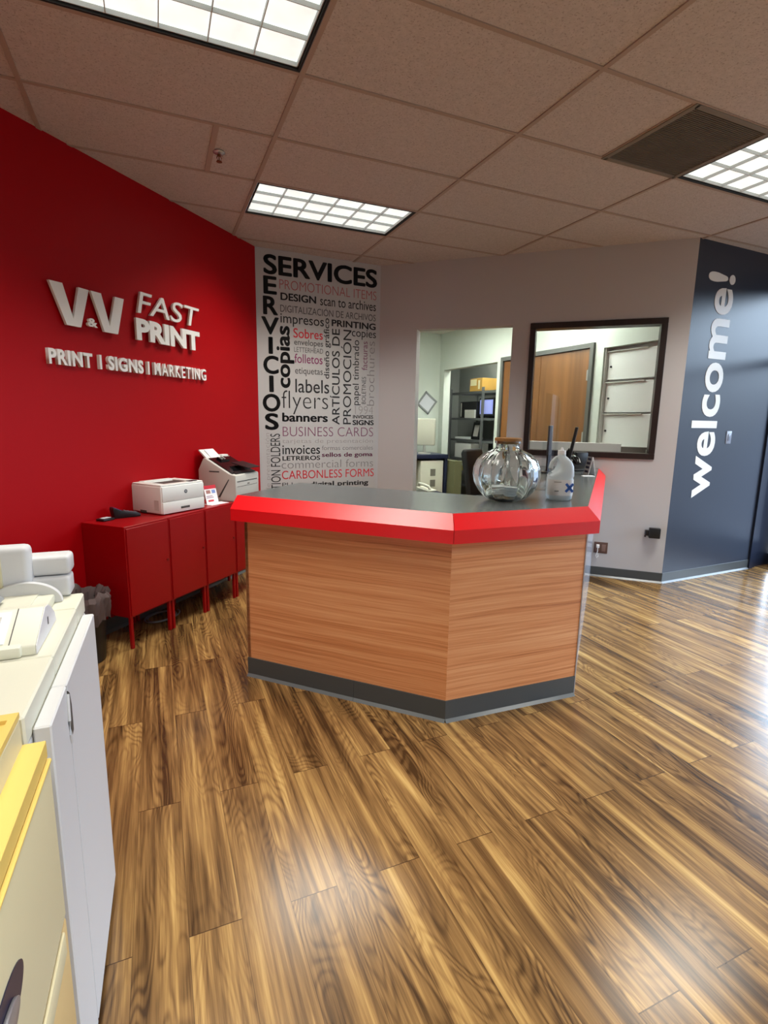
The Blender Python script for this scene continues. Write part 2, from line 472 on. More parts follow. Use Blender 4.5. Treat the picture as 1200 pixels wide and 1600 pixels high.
# rest of the reception, behind and beside the camera
m_ = MB(); m_.box(-2.68, -2.56, -8.2, -1.9, 0, 3.2); struct(m_.build('wall_left', M_GREY_WALL, smooth=False))
m_ = MB(); m_.box(-2.68, 5.6, -8.2, -8.08, 0, 3.2); struct(m_.build('wall_rear', M_GREY_WALL, smooth=False))
m_ = MB()
m_.box(5.36, 5.48, -8.2, -1.0, 2.92, 3.2); m_.box(5.36, 5.48, -8.2, -7.9, 0, 2.92); m_.box(5.36, 5.48, -8.2, -1.0, 0, 0.12)
struct(m_.build('wall_right', M_SLATE, smooth=False))
# storefront glazing on the right
m_ = MB()
for y in (-1.16, -2.45, -3.75, -5.05, -6.35, -7.75): m_.box(5.34, 5.46, y-0.04, y+0.04, 0.12, 2.92)
m_.box(5.35, 5.45, -7.9, -1.1, 0.12, 0.24); m_.box(5.35, 5.45, -7.9, -1.1, 2.84, 2.92); m_.box(5.35, 5.45, -7.9, -1.1, 2.14, 2.22)
wf = struct(m_.build('window_2', M_BRONZE, smooth=False))
m_ = MB(); m_.box(5.397, 5.403, -7.9, -1.1, 0.2, 2.9)
g = m_.build('pane', M_GLASS_WIN, wf, smooth=False)
# dark doorway frame at the end of the slate wall
m_ = MB(); m_.box(0, 0.06, -0.02, 0.12, 0, 2.2); m_.box(0.06, 0.42, 0.02, 0.06, 0.0, 2.2); m_.box(0.06, 0.42, -0.01, 0.08, 2.12, 2.22)
m_.box(0.06, 0.14, -0.0, 0.07, 0.0, 2.14)
dj = struct(m_.build('door_1', M_NAVY_FRAME, smooth=False, loc=WEL.p(WEL.L+0.0), rot=(0, 0, WEL.rz)))
m_ = MB(); m_.box(0, 0.42, 0, 0.12, 2.22, 3.2)
struct(m_.build('wall_transom', M_SLATE, smooth=False, loc=WEL.p(WEL.L), rot=(0, 0, WEL.rz)))

# baseboards
def baseboard(name, w, s0, s1, h=0.098):
    mb = MB(); mb.box(s0, s1, -0.006, 0.0, 0.0, h, bev=0.001, seg=1)
    o = struct(mb.build(name, M_BASE, smooth=False, loc=w.a, rot=(0, 0, w.rz)))
    mb = MB(); mb.prism([(-0.020, 0.0), (-0.006, 0.0), (-0.006, 0.016)], s0, s1, plane='yz')
    mb.build('cove_toe', M_BASE_LIT, o, smooth=False)
baseboard('baseboard_red', RED, -1.7, RED.L)
baseboard('baseboard_services', SERV, 0, SERV.L)
baseboard('baseboard_grey', GREY, 1.378, GREY.L+0.005)
baseboard('baseboard_welcome', WEL, -0.004, WEL.L)

# ------------------------------------------------------------------ ceiling grid
TW, TD = 1.2192, 0.6096
LAMPS = [(-1, 3), (0, 0), (2, 3), (-1, 7), (2, 7), (-1, 10), (2, 10)]
skip = set(LAMPS)
cm = MB()
for a in range(-3, 6):
    for b in range(-3, 14):
        if (a, b) in skip: continue
        x0, x1 = a*TW, (a+1)*TW; y1, y0 = -b*TD, -(b+1)*TD
        if (a, b) == (1, 3): x1 = 1.5*TW
        cm.box(max(x0, -2.68), min(x1, 5.5), y0, y1, CEIL+0.004, CEIL+0.02)
struct(cm.build('ceiling', M_TILE, smooth=False))
bm_ = MB(); hw = 0.012
for a in range(-2, 6):
    x = a*TW
    if x > 5.4: continue
    bm_.box(x-hw, x+hw, -8.1, 1.6, CEIL-0.002, CEIL+0.004)
for b in range(-2, 14):
    y = -b*TD
    for a in range(-3, 5):
        bm_.box(max(a*TW+hw, -2.6), min((a+1)*TW-hw, 5.4), y-hw*0.9, y+hw*0.9, CEIL-0.0015, CEIL+0.004)
bm_.box(1.5*TW-hw, 1.5*TW+hw, -4*TD+hw, -3*TD-hw, CEIL-0.0015, CEIL+0.004)
bm_.box(-0.332, -0.300, -2*TD+hw, -TD-hw, CEIL-0.001, CEIL+0.004)
struct(bm_.build('trim_1', M_TBAR, smooth=False))

# office beyond the grey wall
EX = 3.66
OC = 2.87
m_ = MB()
def ew(y0, y1, z0, z1): m_.box(EX, EX+0.12, y0, y1, z0, z1)
ew(-1.06, -0.84, 0, 2.9); ew(-0.84, -0.15, 2.265, 2.9); ew(-0.84, -0.15, 0, 1.24); ew(-0.15, -0.03, 0, 2.9)
ew(-0.03, 1.64, 2.335, 2.9); ew(1.64, 1.75, 0, 2.9); ew(1.75, 3.23, 2.29, 2.9); ew(3.23, 3.48, 0, 2.9)
struct(m_.build('wall_office_east', M_OFFICE, smooth=False))
m_ = MB(); m_.box(0.3, EX+0.12, 3.37, 3.49, 0, 2.9); struct(m_.build('wall_office_north', M_OFFICE, smooth=False))
m_ = MB(); m_.box(0.3, 0.42, 0.97, 3.49, 0, 2.9); struct(m_.build('wall_office_west', M_OFFICE, smooth=False))
m_ = MB(); m_.prism([(0.3, 0.97), (1.58, 0.97), (3.74, -1.06), (3.78, -1.06), (3.78, 3.49), (0.3, 3.49)], OC, OC+0.03, 'xy')
struct(m_.build('ceiling_office', M_WHITE, smooth=False))
# closet beyond the office
M_CLOSET = mat('closet_wall_paint', rgb(150, 152, 148), 0.7)
m_ = MB(); m_.box(4.72, 4.82, 1.0, 4.6, 0, 2.9); m_.box(3.78, 4.82, 4.5, 4.6, 0, 2.9); m_.box(3.78, 4.82, 1.0, 1.1, 0, 2.9)
m_.box(3.70, 3.78, 3.49, 4.6, 0, 2.9)
struct(m_.build('wall_closet', M_CLOSET, smooth=False))
m_ = MB(); m_.box(3.66, 4.82, 1.0, 4.6, 2.9, 2.93); struct(m_.build('ceiling_closet', M_CLOSET, smooth=False))

# interior window in the grey wall
fw_ = 0.052
m_ = MB()
for (s0, s1, z0, z1) in ((1.548, 2.727, 2.415-fw_, 2.415), (1.548, 2.727, 1.165, 1.165+fw_), (1.548, 1.548+fw_, 1.165+fw_, 2.415-fw_), (2.727-fw_, 2.727, 1.165+fw_, 2.415-fw_)):
    m_.box(s0, s1, -0.018, 0.138, z0, z1, bev=0.003, seg=1)
wn = struct(m_.build('window_1', M_FRAME_BROWN, smooth=False, loc=GREY.a, rot=(0, 0, GREY.rz)))
m_ = MB(); m_.box(1.59, 2.69, 0.055, 0.061, 1.21, 2.37); m_.build('pane', M_GLASS_WIN, wn, smooth=False)

# double timber door in the office's far wall
M_DOORWOOD = wood_material('brown_door_veneer', rgb(92, 56, 26), rgb(140, 92, 46), 1.0, 14.0)
M_DOORFRAME = mat('grey_metal_door_frame', rgb(92, 92, 88), 0.5)
m_ = MB()
m_.box(EX-0.03, EX+0.10, -0.03, 0.02, 0, 2.335); m_.box(EX-0.03, EX+0.10, 1.59, 1.64, 0, 2.335); m_.box(EX-0.03, EX+0.10, 0.02, 1.59, 2.285, 2.335)
df = struct(m_.build('door_2', M_DOORFRAME, smooth=False))
for y0, y1 in ((0.025, 0.835), (0.84, 1.585)):
    m_ = MB(); m_.box(EX-0.005, EX+0.04, y0, y1, 0.01, 2.28, bev=0.002, seg=1)
    leaf = m_.build('door_leaf', M_DOORWOOD, df, smooth=False)
for z in (1.33, 2.0):
    m_ = MB(); m_.cyl((EX-0.012, 0.03, z-0.06), (EX-0.012, 0.03, z+0.06), 0.009, seg=10); m_.box(EX-0.012, EX-0.005, 0.03, 0.06, z-0.055, z+0.055)
    m_.build('hinge', M_CHROME, df)
m_ = MB(); m_.cyl((EX-0.03, 0.80, 1.05), (EX-0.06, 0.80, 1.05), 0.025); m_.cyl((EX-0.06, 0.80, 1.05), (EX-0.06, 0.69, 1.05), 0.009)
m_.build('door_handle', M_CHROME, df)

# ------------------------------------------------------------------ ceiling lamps
M_LAMP = lamp_material('lamp_lens', (0.93, 1.0, 0.94), LAMP_STRENGTH)
M_FIN = mat('white_louver', rgb(232, 236, 232), 0.35)
M_LOUVER = mat('satin_grey_louver', rgb(200, 204, 204), 0.5, spec=0.2)
M_GAP = mat('black_shadow_gap', rgb(22, 20, 18), 0.7)
def make_lamp():
    t = thing('ceiling_lamp', '', 'lamp', (0, 0, 0), 0, 'recessed fluorescent ceiling lamps')
    w, d = TW/2-0.014, TD/2-0.014
    b = MB()
    b.box(-w, w, -d, -d+0.01, 0.0, 0.12); b.box(-w, w, d-0.01, d, 0.0, 0.12); b.box(-w, -w+0.01, -d+0.01, d-0.01, 0.0, 0.12); b.box(w-0.01, w, -d+0.01, d-0.01, 0.0, 0.12)
    b.box(-w, w, -d, d, 0.12, 0.13)
    b.build('housing', M_GAP, t, smooth=False)
    b = MB(); w2, d2 = w-0.016, d-0.016
    b.box(-w2, w2, -d2, d2, 0.030, 0.042); b.build('lens', M_LAMP, t, smooth=False)
    b = MB()
    for k in range(7):
        x = -w2+2*w2*k/6; b.box(x-0.0018, x+0.0018, -d2, d2, 0.010, 0.029)
    for k in range(4):
        y = -d2+2*d2*k/3; b.box(-w2, w2, y-0.0018, y+0.0018, 0.010, 0.029)
    b.build('louver', M_LOUVER, t, smooth=False)
    l = bpy.data.lights.new('lamp_light', 'AREA'); l.shape = 'RECTANGLE'; l.size = 2*w2; l.size_y = 2*d2
    l.energy = LAMP_POWER; l.color = LAMP_COLOR; l.spread = math.radians(LAMP_SPREAD)
    o = bpy.data.objects.new('lamp_light', l); COL.objects.link(o); o.parent = t; o.location = (0, 0, 0.006)
    return t
lamp0 = make_lamp()
LL = {(-1, 3): 'recessed ceiling lamp cut off by the top edge, nearest to the red wall', (0, 0): 'recessed ceiling lamp in front of the services wall graphic, whole in view',
      (2, 3): 'recessed ceiling lamp at the right edge, beside the grey air vent'}
first = True
for k, (a, b) in enumerate(LAMPS):
    loc = ((a+0.5)*TW, -(b+0.5)*TD, CEIL-0.002)
    lab = LL.get((a, b), 'recessed ceiling lamp behind the camera, out of the picture')
    if first: lamp0.location = loc; lamp0['label'] = lab; first = False
    else: dup(lamp0, loc, 0, lab, 'recessed fluorescent ceiling lamps')
# office lamp
M_LAMP2 = lamp_material('office_lamp_lens', (0.93, 1.0, 0.90), 29.0)
t = thing('office_lamp', 'flat ceiling lamp inside the back office', 'lamp', (2.35, 1.6, OC-0.031))
b = MB(); b.box(-0.62, 0.62, -0.31, 0.31, 0.0, 0.03); b.build('housing', M_FIN, t, smooth=False)
b = MB(); b.box(-0.58, 0.58, -0.27, 0.27, -0.006, 0.0); b.build('lens', M_LAMP2, t, smooth=False)

t = thing('office_lamp', 'added square ceiling lamp that brightens the white cabinet in the back office', 'lamp', (3.15, 0.2, OC-0.031))  # second office lamp, added to brighten the white cabinet
b = MB(); b.box(-0.25, 0.25, -0.25, 0.25, 0.0, 0.03); b.build('housing', M_FIN, t, smooth=False)
b = MB(); b.box(-0.23, 0.23, -0.23, 0.23, -0.006, 0.0); b.build('lens', M_LAMP2, t, smooth=False)
t = thing('closet_fill_lamp', 'added flat fill lamp under the closet ceiling', 'lamp', (4.15, 2.5, 2.868))  # unseen lamp added to brighten the closet
b = MB(); b.box(-0.3, 0.3, -0.3, 0.3, 0.0, 0.03); b.build('housing', M_FIN, t, smooth=False)
b = MB(); b.box(-0.28, 0.28, -0.28, 0.28, -0.006, 0.0); b.build('lens', M_LAMP2, t, smooth=False)

# vent and sprinkler
M_VENT = mat('grey_vent_metal', rgb(128, 120, 108), 0.6)
M_VENT_D = mat('dusty_vent_mesh', rgb(112, 104, 92), 0.8, var=0.12, var_scale=6)
t = thing('air_vent', 'square grey perforated return air vent in the ceiling beside a lamp', 'vent', (1.75*TW, -3.5*TD, CEIL-0.004))
h = TW/4-0.012
b = MB()
for s in (-1, 1):
    b.box(s*h-0.016, s*h+0.016, -h-0.016, h+0.016, -0.002, 0.012, bev=0.002, seg=1); b.box(-h, h, s*h-0.016, s*h+0.016, -0.002, 0.012, bev=0.002, seg=1)
b.build('frame', M_VENT, t, smooth=False)
b = MB(); b.box(-h, h, -h, h, 0.012, 0.020); b.build('backing', M_VENT_D, t, smooth=False)
b = MB()
for k in range(46):
    y = -h+2*h*(k+0.5)/46; b.box(-h, h, y-0.0028, y+0.0028, 0.003, 0.008)
b.build('grille', M_VENT_D, t, smooth=False)
M_BRASS = mat('dull_brass', rgb(120, 84, 52), 0.35, metal=0.8)
t = thing('fire_sprinkler', 'small brass pendent fire sprinkler below a ceiling tile', 'sprinkler', (-0.272, -0.91, CEIL))
b = MB(); b.lathe([(0.006, 0.004), (0.032, 0.004), (0.036, -0.002), (0.024, -0.010), (0.012, -0.012)], 28); b.build('escutcheon', M_CHROME, t)
b = MB(); b.cyl((0, 0, -0.008), (0, 0, -0.022), 0.010, 0.008)
b.tube([(0.008, 0, -0.020), (0.014, 0, -0.032), (0.010, 0, -0.044), (0.0, 0, -0.050)], 0.0025, 8); b.tube([(-0.008, 0, -0.020), (-0.014, 0, -0.032), (-0.010, 0, -0.044), (0.0, 0, -0.050)], 0.0025, 8)
b.cyl((0, 0, -0.024), (0, 0, -0.048), 0.003); b.build('body', M_BRASS, t)
b = MB(); b.lathe([(0.003, -0.049), (0.017, -0.050), (0.018, -0.053), (0.003, -0.054)], 20); b.build('deflector', M_BRASS, t)

# ------------------------------------------------------------------ wall lettering
INK = {'k': mat('black_vinyl', rgb(26, 24, 24), 0.5), 'g1': mat('dark_grey_vinyl', rgb(70, 66, 66), 0.5), 'g2': mat('mid_grey_vinyl', rgb(136, 130, 130), 0.5),
       'l': mat('pale_grey_vinyl', rgb(160, 154, 152), 0.5), 'r': mat('red_vinyl', rgb(206, 36, 48), 0.5), 'r2': mat('dusty_red_vinyl', rgb(176, 84, 84), 0.5),
       'm': mat('purple_vinyl', rgb(128, 30, 88), 0.5), 'm2': mat('dusty_purple_vinyl', rgb(128, 74, 100), 0.5)}
t = thing('wall_graphic', 'tall grey wall panel of black, red and purple words headed SERVICES', 'wall graphic', SERV.a, SERV.rz)
b = MB(); b.box(0.010, 1.262, -0.0015, 0.0, 0.10, 3.046); b.build('backing_sheet', M_GRAPHIC, t, smooth=False)
GRAPHIC = [
('SERVICES',(0.076, 2.826, 1.258, 3.006),0,0.035,'k'),
('PROMOTIONAL ITEMS',(0.227, 2.708, 1.251, 2.794),0,-0.014,'r2'),
('DESIGN',(0.236, 2.606, 0.595, 2.676),0,0.03,'k'),
('scan to archives',(0.637, 2.598, 1.247, 2.689),0,0.004,'k'),
('DIGITALIZACIÓN DE ARCHIVOS',(0.232, 2.498, 1.246, 2.58),0,-0.004,'g1'),
('impresos',(0.232, 2.368, 0.675, 2.483),0,0.004,'k'),
('PRINTING',(0.758, 2.409, 1.248, 2.475),0,0.03,'k'),
('Sobres',(0.359, 2.267, 0.663, 2.358),0,0.008,'r'),
('copies',(0.979, 2.302, 1.252, 2.404),0,0,'k'),
('envelopes',(0.366, 2.182, 0.665, 2.256),0,0.006,'g1'),
('LETTERHEAD',(0.365, 2.132, 0.665, 2.179),0,-0.004,'g1'),
('folletos',(0.367, 2.027, 0.659, 2.116),0,0.004,'m'),
('etiquetas',(0.372, 1.902, 0.661, 1.983),0,0.002,'g1'),
('labels',(0.372, 1.738, 0.73, 1.871),0,0.004,'k'),
('flyers',(0.231, 1.522, 0.718, 1.755),0,-0.016,'k'),
('banners',(0.233, 1.447, 0.715, 1.537),0,0.035,'k'),
('1994',(1.02, 1.537, 1.231, 1.622),0,-0.012,'l'),
('INVOICES',(0.997, 1.49, 1.232, 1.527),0,0.022,'k'),
('SIGNS',(0.993, 1.421, 1.24, 1.475),0,0.035,'k'),
('BUSINESS CARDS',(0.236, 1.302, 1.234, 1.397),0,-0.014,'m2'),
('tarjetas de presentación',(0.229, 1.219, 1.233, 1.276),0,-0.008,'l'),
('formas comerciales',(0.649, 1.158, 1.234, 1.204),0,-0.004,'g2'),
('sellos de goma',(0.649, 1.073, 1.232, 1.133),0,0.02,'m'),
('invoices',(0.23, 1.119, 0.628, 1.21),0,0.008,'k'),
('LETREROS',(0.229, 1.056, 0.63, 1.102),0,0.022,'k'),
('commercial forms',(0.219, 0.974, 1.239, 1.058),0,-0.012,'g2'),
('CARBONLESS FORMS',(0.22, 0.865, 1.248, 0.952),0,0,'r'),
('digital printing',(0.515, 0.76, 1.185, 0.83),0,0.03,'k'),
('PU',(0.222, 0.786, 0.33, 0.829),0,0,'g1'),
('copias',(0.188, 1.777, 0.366, 2.37),1,0.035,'k'),
('diseño gráfico',(0.673, 1.887, 0.75, 2.481),1,0.008,'k'),
('ARTÍCULOS DE',(0.74, 1.422, 0.846, 2.386),1,0.008,'k'),
('PROMOCIÓN',(0.861, 1.429, 0.975, 2.386),1,0,'k'),
('papel timbrado',(0.99, 1.63, 1.083, 2.293),1,0,'k'),
('BOLETINES',(1.096, 1.645, 1.143, 1.926),1,-0.004,'g1'),
('facturas',(1.093, 1.995, 1.157, 2.287),1,0,'m2'),
('brochures',(1.155, 1.629, 1.24, 2.293),1,-0.014,'g2'),
('de presentación',(0.054, 0.747, 0.115, 1.333),1,-0.008,'l'),
('PRESENTATION FOLDERS',(0.109, 0.385, 0.208, 1.327),1,0,'k'),
]
STACK = [('E',(0.072, 2.647, 0.202, 2.811)),('R',(0.065, 2.459, 0.21, 2.629)),('V',(0.045, 2.277, 0.217, 2.44)),('I',(0.109, 2.096, 0.153, 2.256)),('C',(0.055, 1.905, 0.207, 2.081)),('I',(0.109, 1.732, 0.154, 1.892)),('O',(0.041, 1.543, 0.218, 1.717)),('S',(0.059, 1.363, 0.198, 1.529))]
for body, box, rot, wgt, c in GRAPHIC:
    lettering(body, box, 0.0016, 0.0006, INK[c], t, rot, wgt, overlay=True)
for body, box in STACK:
    lettering(body, box, 0.0016, 0.0006, INK['k'], t, 0, 0.035, overlay=True)

t = thing('logo_sign', 'raised white logo letters V&V FAST PRINT on the red wall', 'sign', RED.a, RED.rz)
V1 = [(0.163, 2.247), (0.249, 2.249), (0.306, 2.055), (0.357, 2.249), (0.429, 2.248), (0.355, 2.015), (0.257, 2.015)]
V2 = [(0.443, 2.249), (0.520, 2.249), (0.573, 2.055), (0.629, 2.251), (0.702, 2.251), (0.635, 2.016), (0.527, 2.016)]
for V in (V1, V2):
    b = MB(); b.prism([(p[0], p[1]) for p in V], -0.034, -0.016, 'xz'); b.build('letter', M_LETTER_WHITE, t, smooth=False)
lettering('&', (0.405, 2.031, 0.478, 2.082), 0.016, 0.018, M_LETTER_WHITE, t, 0, 0.03, name='ampersand')
lettering('FAST', (0.817, 2.187, 1.462, 2.334), 0.016, 0.018, M_LETTER_WHITE, t, 0, 0.002, 0.18)
lettering('PRINT', (0.797, 2.006, 1.455, 2.152), 0.016, 0.018, M_LETTER_WHITE, t, 0, 0.045)
for V in (V1, V2):
    cx_ = sum(p[0] for p in V)/7
    for q in (V[1][0]-0.03, V[4][0]-0.04):
        b = MB(); b.cyl((q, 0, 2.20), (q, -0.016, 2.20), 0.005, seg=8); b.build('standoff', M_CHROME, t)
t = thing('tagline_sign', 'row of thick raised white letters PRINT SIGNS MARKETING under the logo', 'sign', RED.a, RED.rz)
for body, box in (('PRINT', (0.128, 1.778, 0.428, 1.868)), ('SIGNS', (0.548, 1.778, 0.850, 1.870)), ('MARKETING', (0.955, 1.779, 1.530, 1.870))):
    lettering(body, box, 0.0, 0.024, M_LETTER_WHITE, t, 0, 0.014 if 'M' in body else 0.034, spacing=1.2 if 'M' in body else 1.12)
for s in (0.489, 0.899):
    b = MB(); b.box(s-0.008, s+0.008, -0.024, 0.0, 1.778, 1.868); b.build('divider', M_LETTER_WHITE, t, smooth=False)

t = thing('welcome_lettering', 'large white welcome! lettering running up the dark slate wall', 'lettering', WEL.a, WEL.rz)
lettering('welcome!', (0.165, 0.805, 0.535, 2.815), 0.0005, 0.003, M_LETTER_WHITE, t, 1, 0.022, spacing=1.02)

# things fixed to the walls
t = thing('light_switch', 'small pale switch plate on the slate wall beside the welcome lettering', 'switch', WEL.p(0.733, 0, 1.373), WEL.rz)
b = MB(); b.box(-0.038, 0.038, -0.006, 0, -0.06, 0.06, bev=0.003); b.build('plate', mat('switch_plate', rgb(150, 156, 172), 0.3), t)
b = MB(); b.box(-0.016, 0.016, -0.010, -0.006, -0.032, 0.032, bev=0.002); b.build('rocker', mat('switch_rocker', rgb(120, 126, 142), 0.3), t)
t = thing('wall_outlet', 'brown wall outlet low on the grey wall beside the counter', 'outlet', GREY.p(2.345, 0, 0.29), GREY.rz)
b = MB(); b.box(-0.062, 0.062, -0.006, 0, -0.055, 0.055, bev=0.003); b.build('plate', mat('brown_outlet_plate', rgb(96, 72, 64), 0.4), t)
b = MB(); b.box(0.008, 0.044, -0.009, -0.006, -0.034, 0.034, bev=0.003); b.box(-0.046, -0.010, -0.009, -0.006, -0.034, 0.034, bev=0.003); b.build('socket', mat('outlet_socket', rgb(130, 104, 96), 0.4), t)
t = thing('white_plug', 'white plug with a hanging cord in the brown outlet', 'plug', GREY.p(2.318, 0, 0.305), GREY.rz)
b = MB(); b.box(-0.014, 0.014, -0.040, -0.0095, -0.012, 0.018, bev=0.004); b.build('plug_body', M_PAPER, t)
b = MB(); b.tube([(0, -0.036, -0.008), (0.0, -0.040, -0.05), (-0.012, -0.032, -0.09), (-0.004, -0.02, -0.115), (0.010, -0.018, -0.10), (0.006, -0.016, -0.07)], 0.004, 8); b.build('cord', M_PAPER, t)
t = thing('plug_in_adapter', 'black boxy adapter plugged low into the grey wall near the corner', 'adapter', GREY.p(2.765, 0, 0.485), GREY.rz)
b = MB(); b.box(-0.02, 0.075, -0.085, -0.03, -0.045, 0.05, bev=0.006); b.build('housing', M_BLACK, t)
b = MB(); b.box(-0.05, 0.02, -0.05, -0.0, -0.03, 0.02, bev=0.006); b.cyl((-0.045, -0.03, -0.045), (-0.045, -0.03, -0.03), 0.008); b.build('plug_body', M_BLACK, t)

# ------------------------------------------------------------------ reception counter
def line_off(p, q, d):
    """line through p,q moved d to its right-hand (outer) side"""
    v = (Vector(q)-Vector(p)).normalized(); n = Vector((v.y, -v.x)); n = n if True else -n
    return Vector(p)+n*d, v
def meet(l1, l2):
    (p, u), (q, v) = l1, l2
    den = u.x*v.y-u.y*v.x; t_ = ((q.x-p.x)*v.y-(q.y-p.y)*v.x)/den
    return p+u*t_
cL, cM, cR = Vector((-0.283, -1.567)), Vector((0.551, -2.416)), Vector((1.349, -2.448))
cW = Vector((3.168, -0.713))
wall_line = (GREY.a.to_2d(), GREY.d.to_2d())
def outline(d, ext):
    """L end, M, R, wall end of the counter line pushed out by d"""
    a, b, c = line_off(cL, cM, d), line_off(cM, cR, d), line_off(cR, cW, d)
    u = (cM-cL).normalized()
    p0 = a[0]-u*ext
    return [p0, meet(a, b), meet(b, c), meet(c, (wall_line[0]+GREY.n.to_2d()*0.002, wall_line[1]))]
ctr = thing('reception_counter', 'angled reception counter with cherry wood panels, red edge and grey top', 'counter', (0, 0, 0))
Z_TOP, Z_ED, Z_BT = 1.0615, 0.995, 0.930
O0 = outline(0.060, 0.045); O1 = outline(-0.005, 0.045); OT = outline(-0.06, 0.045)
# inner edges of the work top
iL = line_off(cL, cM, -0.66); iR = line_off(cR, cW, -0.56)
uL = (cM-cL).normalized()
pA = O1[0]; pB = Vector(iL[0])-uL*0.045
pC = meet(iL, iR); pD = meet(iR, (wall_line[0]+GREY.n.to_2d()*0.002, wall_line[1]))
b = MB(); b.prism([tuple(p) for p in (O1[0], O1[1], O1[2], O1[3], pD, pC, pB)], 1.022, Z_TOP, 'xy')
b.build('countertop', M_TOP, ctr, smooth=False)
def band(i, j, name, g0=0.0, g1=0.0):
    P = []
    for k, gp in ((i, g0), (j, g1)):
        dirv = (O0[j]-O0[i]).normalized()
        for (O, z) in ((O0, Z_BT), (O0, Z_ED), (O1, Z_TOP+0.0008), (OT, Z_TOP-0.06), (OT, Z_BT)):
            p = O[k] + dirv*gp; P.append((p.x, p.y, z))
    F = [(0, 1, 2, 3, 4), (9, 8, 7, 6, 5)] + [(k, (k+1) % 5, 5+(k+1) % 5, 5+k) for k in range(5)]
    b = MB(); b.hull(P, F); return b.build(name, M_RED_LAM, ctr, smooth=False)
band(0, 1, 'edge_band', 0, -0.0022); band(1, 2, 'edge_band'); band(2, 3, 'edge_band')
def wall_panel(p, q, z0, z1, th, name, material, inset=0.0):
    d = (Vector(q)-Vector(p)); L = d.length; rz = math.atan2(d.y, d.x)
    b = MB(); b.box(0, L, inset, inset+th, z0, z1); return b.build(name, material, ctr, smooth=False, loc=(p[0], p[1], 0), rot=(0, 0, rz))
wall_panel(cL, cM, 0.10, 0.955, 0.02, 'front_panel', M_WOOD_A)
wall_panel(cM, cR, 0.10, 0.955, 0.02, 'front_panel', M_WOOD_B)
M_SIDE = mat('glossy_grey_side_panel', rgb(178, 182, 194), 0.12, spec=0.6)
plabel(wall_panel(cR, cW, 0.0, 0.955, 0.02, 'side_panel', M_SIDE), 'glossy pale grey side panel')
# closing panels out of sight
bL = cL + Vector((-uL.y, uL.x))*0.58
wall_panel(bL, cL, 0.0, 0.955, 0.02, 'end_panel', M_WOOD_A)
iM = pC + Vector((0.0, -0.10))
wall_panel(iM, bL, 0.0, 0.955, 0.02, 'back_panel', M_SIDE)
wall_panel(cW + Vector((-0.45, 0.40)), iM + Vector((0.03, 0.0)), 0.0, 0.955, 0.02, 'back_panel', M_SIDE)
# vinyl base with its toe
def base(p, q, name, e0=0.0, e1=0.0):
    d = (Vector(q)-Vector(p)); L = d.length; rz = math.atan2(d.y, d.x)
    b = MB(); b.box(-e0, L+e1, -0.005, 0.018, 0.0, 0.112)
    o = b.build(name, M_BASE, ctr, smooth=False, loc=(p[0], p[1], 0), rot=(0, 0, rz))
    b = MB(); b.prism([(-0.020, 0.0), (-0.005, 0.0), (-0.005, 0.014)], -e0, L+e1, 'yz')
    c = b.build('cove_toe', M_BASE_LIT, o, smooth=False)
base(cL, cL+(cM-cL)*0.575, 'base_trim', 0.0, -0.0012); base(cL+(cM-cL)*0.575, cM, 'base_trim', 0.0, 0.002); base(cM, cR, 'base_trim', 0.002, 0.0)
dR = (cW-cR).normalized(); rzR = math.atan2(dR.y, dR.x)
M_GUARD = mat('pale_corner_guard', rgb(196, 206, 226), 0.12, spec=0.7)
b = MB(); b.box(-0.003, 0.050, -0.006, -0.001, 0.002, 0.93); b.prism([(-0.003, -0.006), (-0.003, -0.001), (-0.040, 0.032), (-0.043, 0.028)], 0.002, 0.008, 'xy')
b.build('corner_guard', M_GUARD, ctr, smooth=False, loc=(cR.x, cR.y, 0), rot=(0, 0, rzR))

# ------------------------------------------------------------------ red metal cabinets along the red wall
CA, CB = Vector((-0.92, -0.965)), Vector((-0.155, -0.175))
cd = (CB-CA).normalized(); crz = math.atan2(cd.y, cd.x)
CW = 0.3655; CZ0, CZ1 = 0.212, 0.805
def cab_pt(s, depth, z=0.0):
    p = CA + cd*s + Vector((-cd.y, cd.x))*depth; return (p.x, p.y, z)
def make_cabinet():
    t = thing('metal_cabinet', '', 'cabinet', (0, 0, 0), 0)
    b = MB(); b.box(0.0, CW-0.001, 0.004, 0.365, CZ0, CZ1, bev=0.002, seg=1); b.build('body', M_RED_METAL, t, smooth=False)
    b = MB(); b.box(0.010, CW-0.011, -0.003, 0.004, CZ0+0.010, CZ1-0.014, bev=0.0015, seg=1); d = b.build('door', M_RED_METAL, t, smooth=False)
    b = MB(); b.cyl((CW-0.030, -0.003, 0.52), (CW-0.030, -0.009, 0.52), 0.008, seg=16); b.build('lock', mat('dark_red_lock', rgb(110, 4, 12), 0.3), d)
    for x in (0.006, CW-0.028):
        for y in (0.008, 0.340):
            b = MB(); b.box(x, x+0.021, y, y+0.021, 0.0, CZ0, bev=0.002, seg=1); b.build('leg', M_RED_METAL, t, smooth=False)
    return t
c0 = make_cabinet()
labs = ['red metal cabinet on legs, nearest to the copier, under the card terminal', 'red metal cabinet second from the copier, under the plain white printer',
        'red metal cabinet third from the copier, under the brochure holder', 'red metal cabinet mostly hidden behind the counter, under the white and black fax printer']
for k in range(4):
    loc = cab_pt(k*CW, 0)
    if k == 0: c0.location = loc; c0.rotation_euler = (0, 0, crz); c0['label'] = labs[0]; c0['group'] = 'red metal cabinets along the red wall'
    else: dup(c0, loc, crz, labs[k], 'red metal cabinets along the red wall')

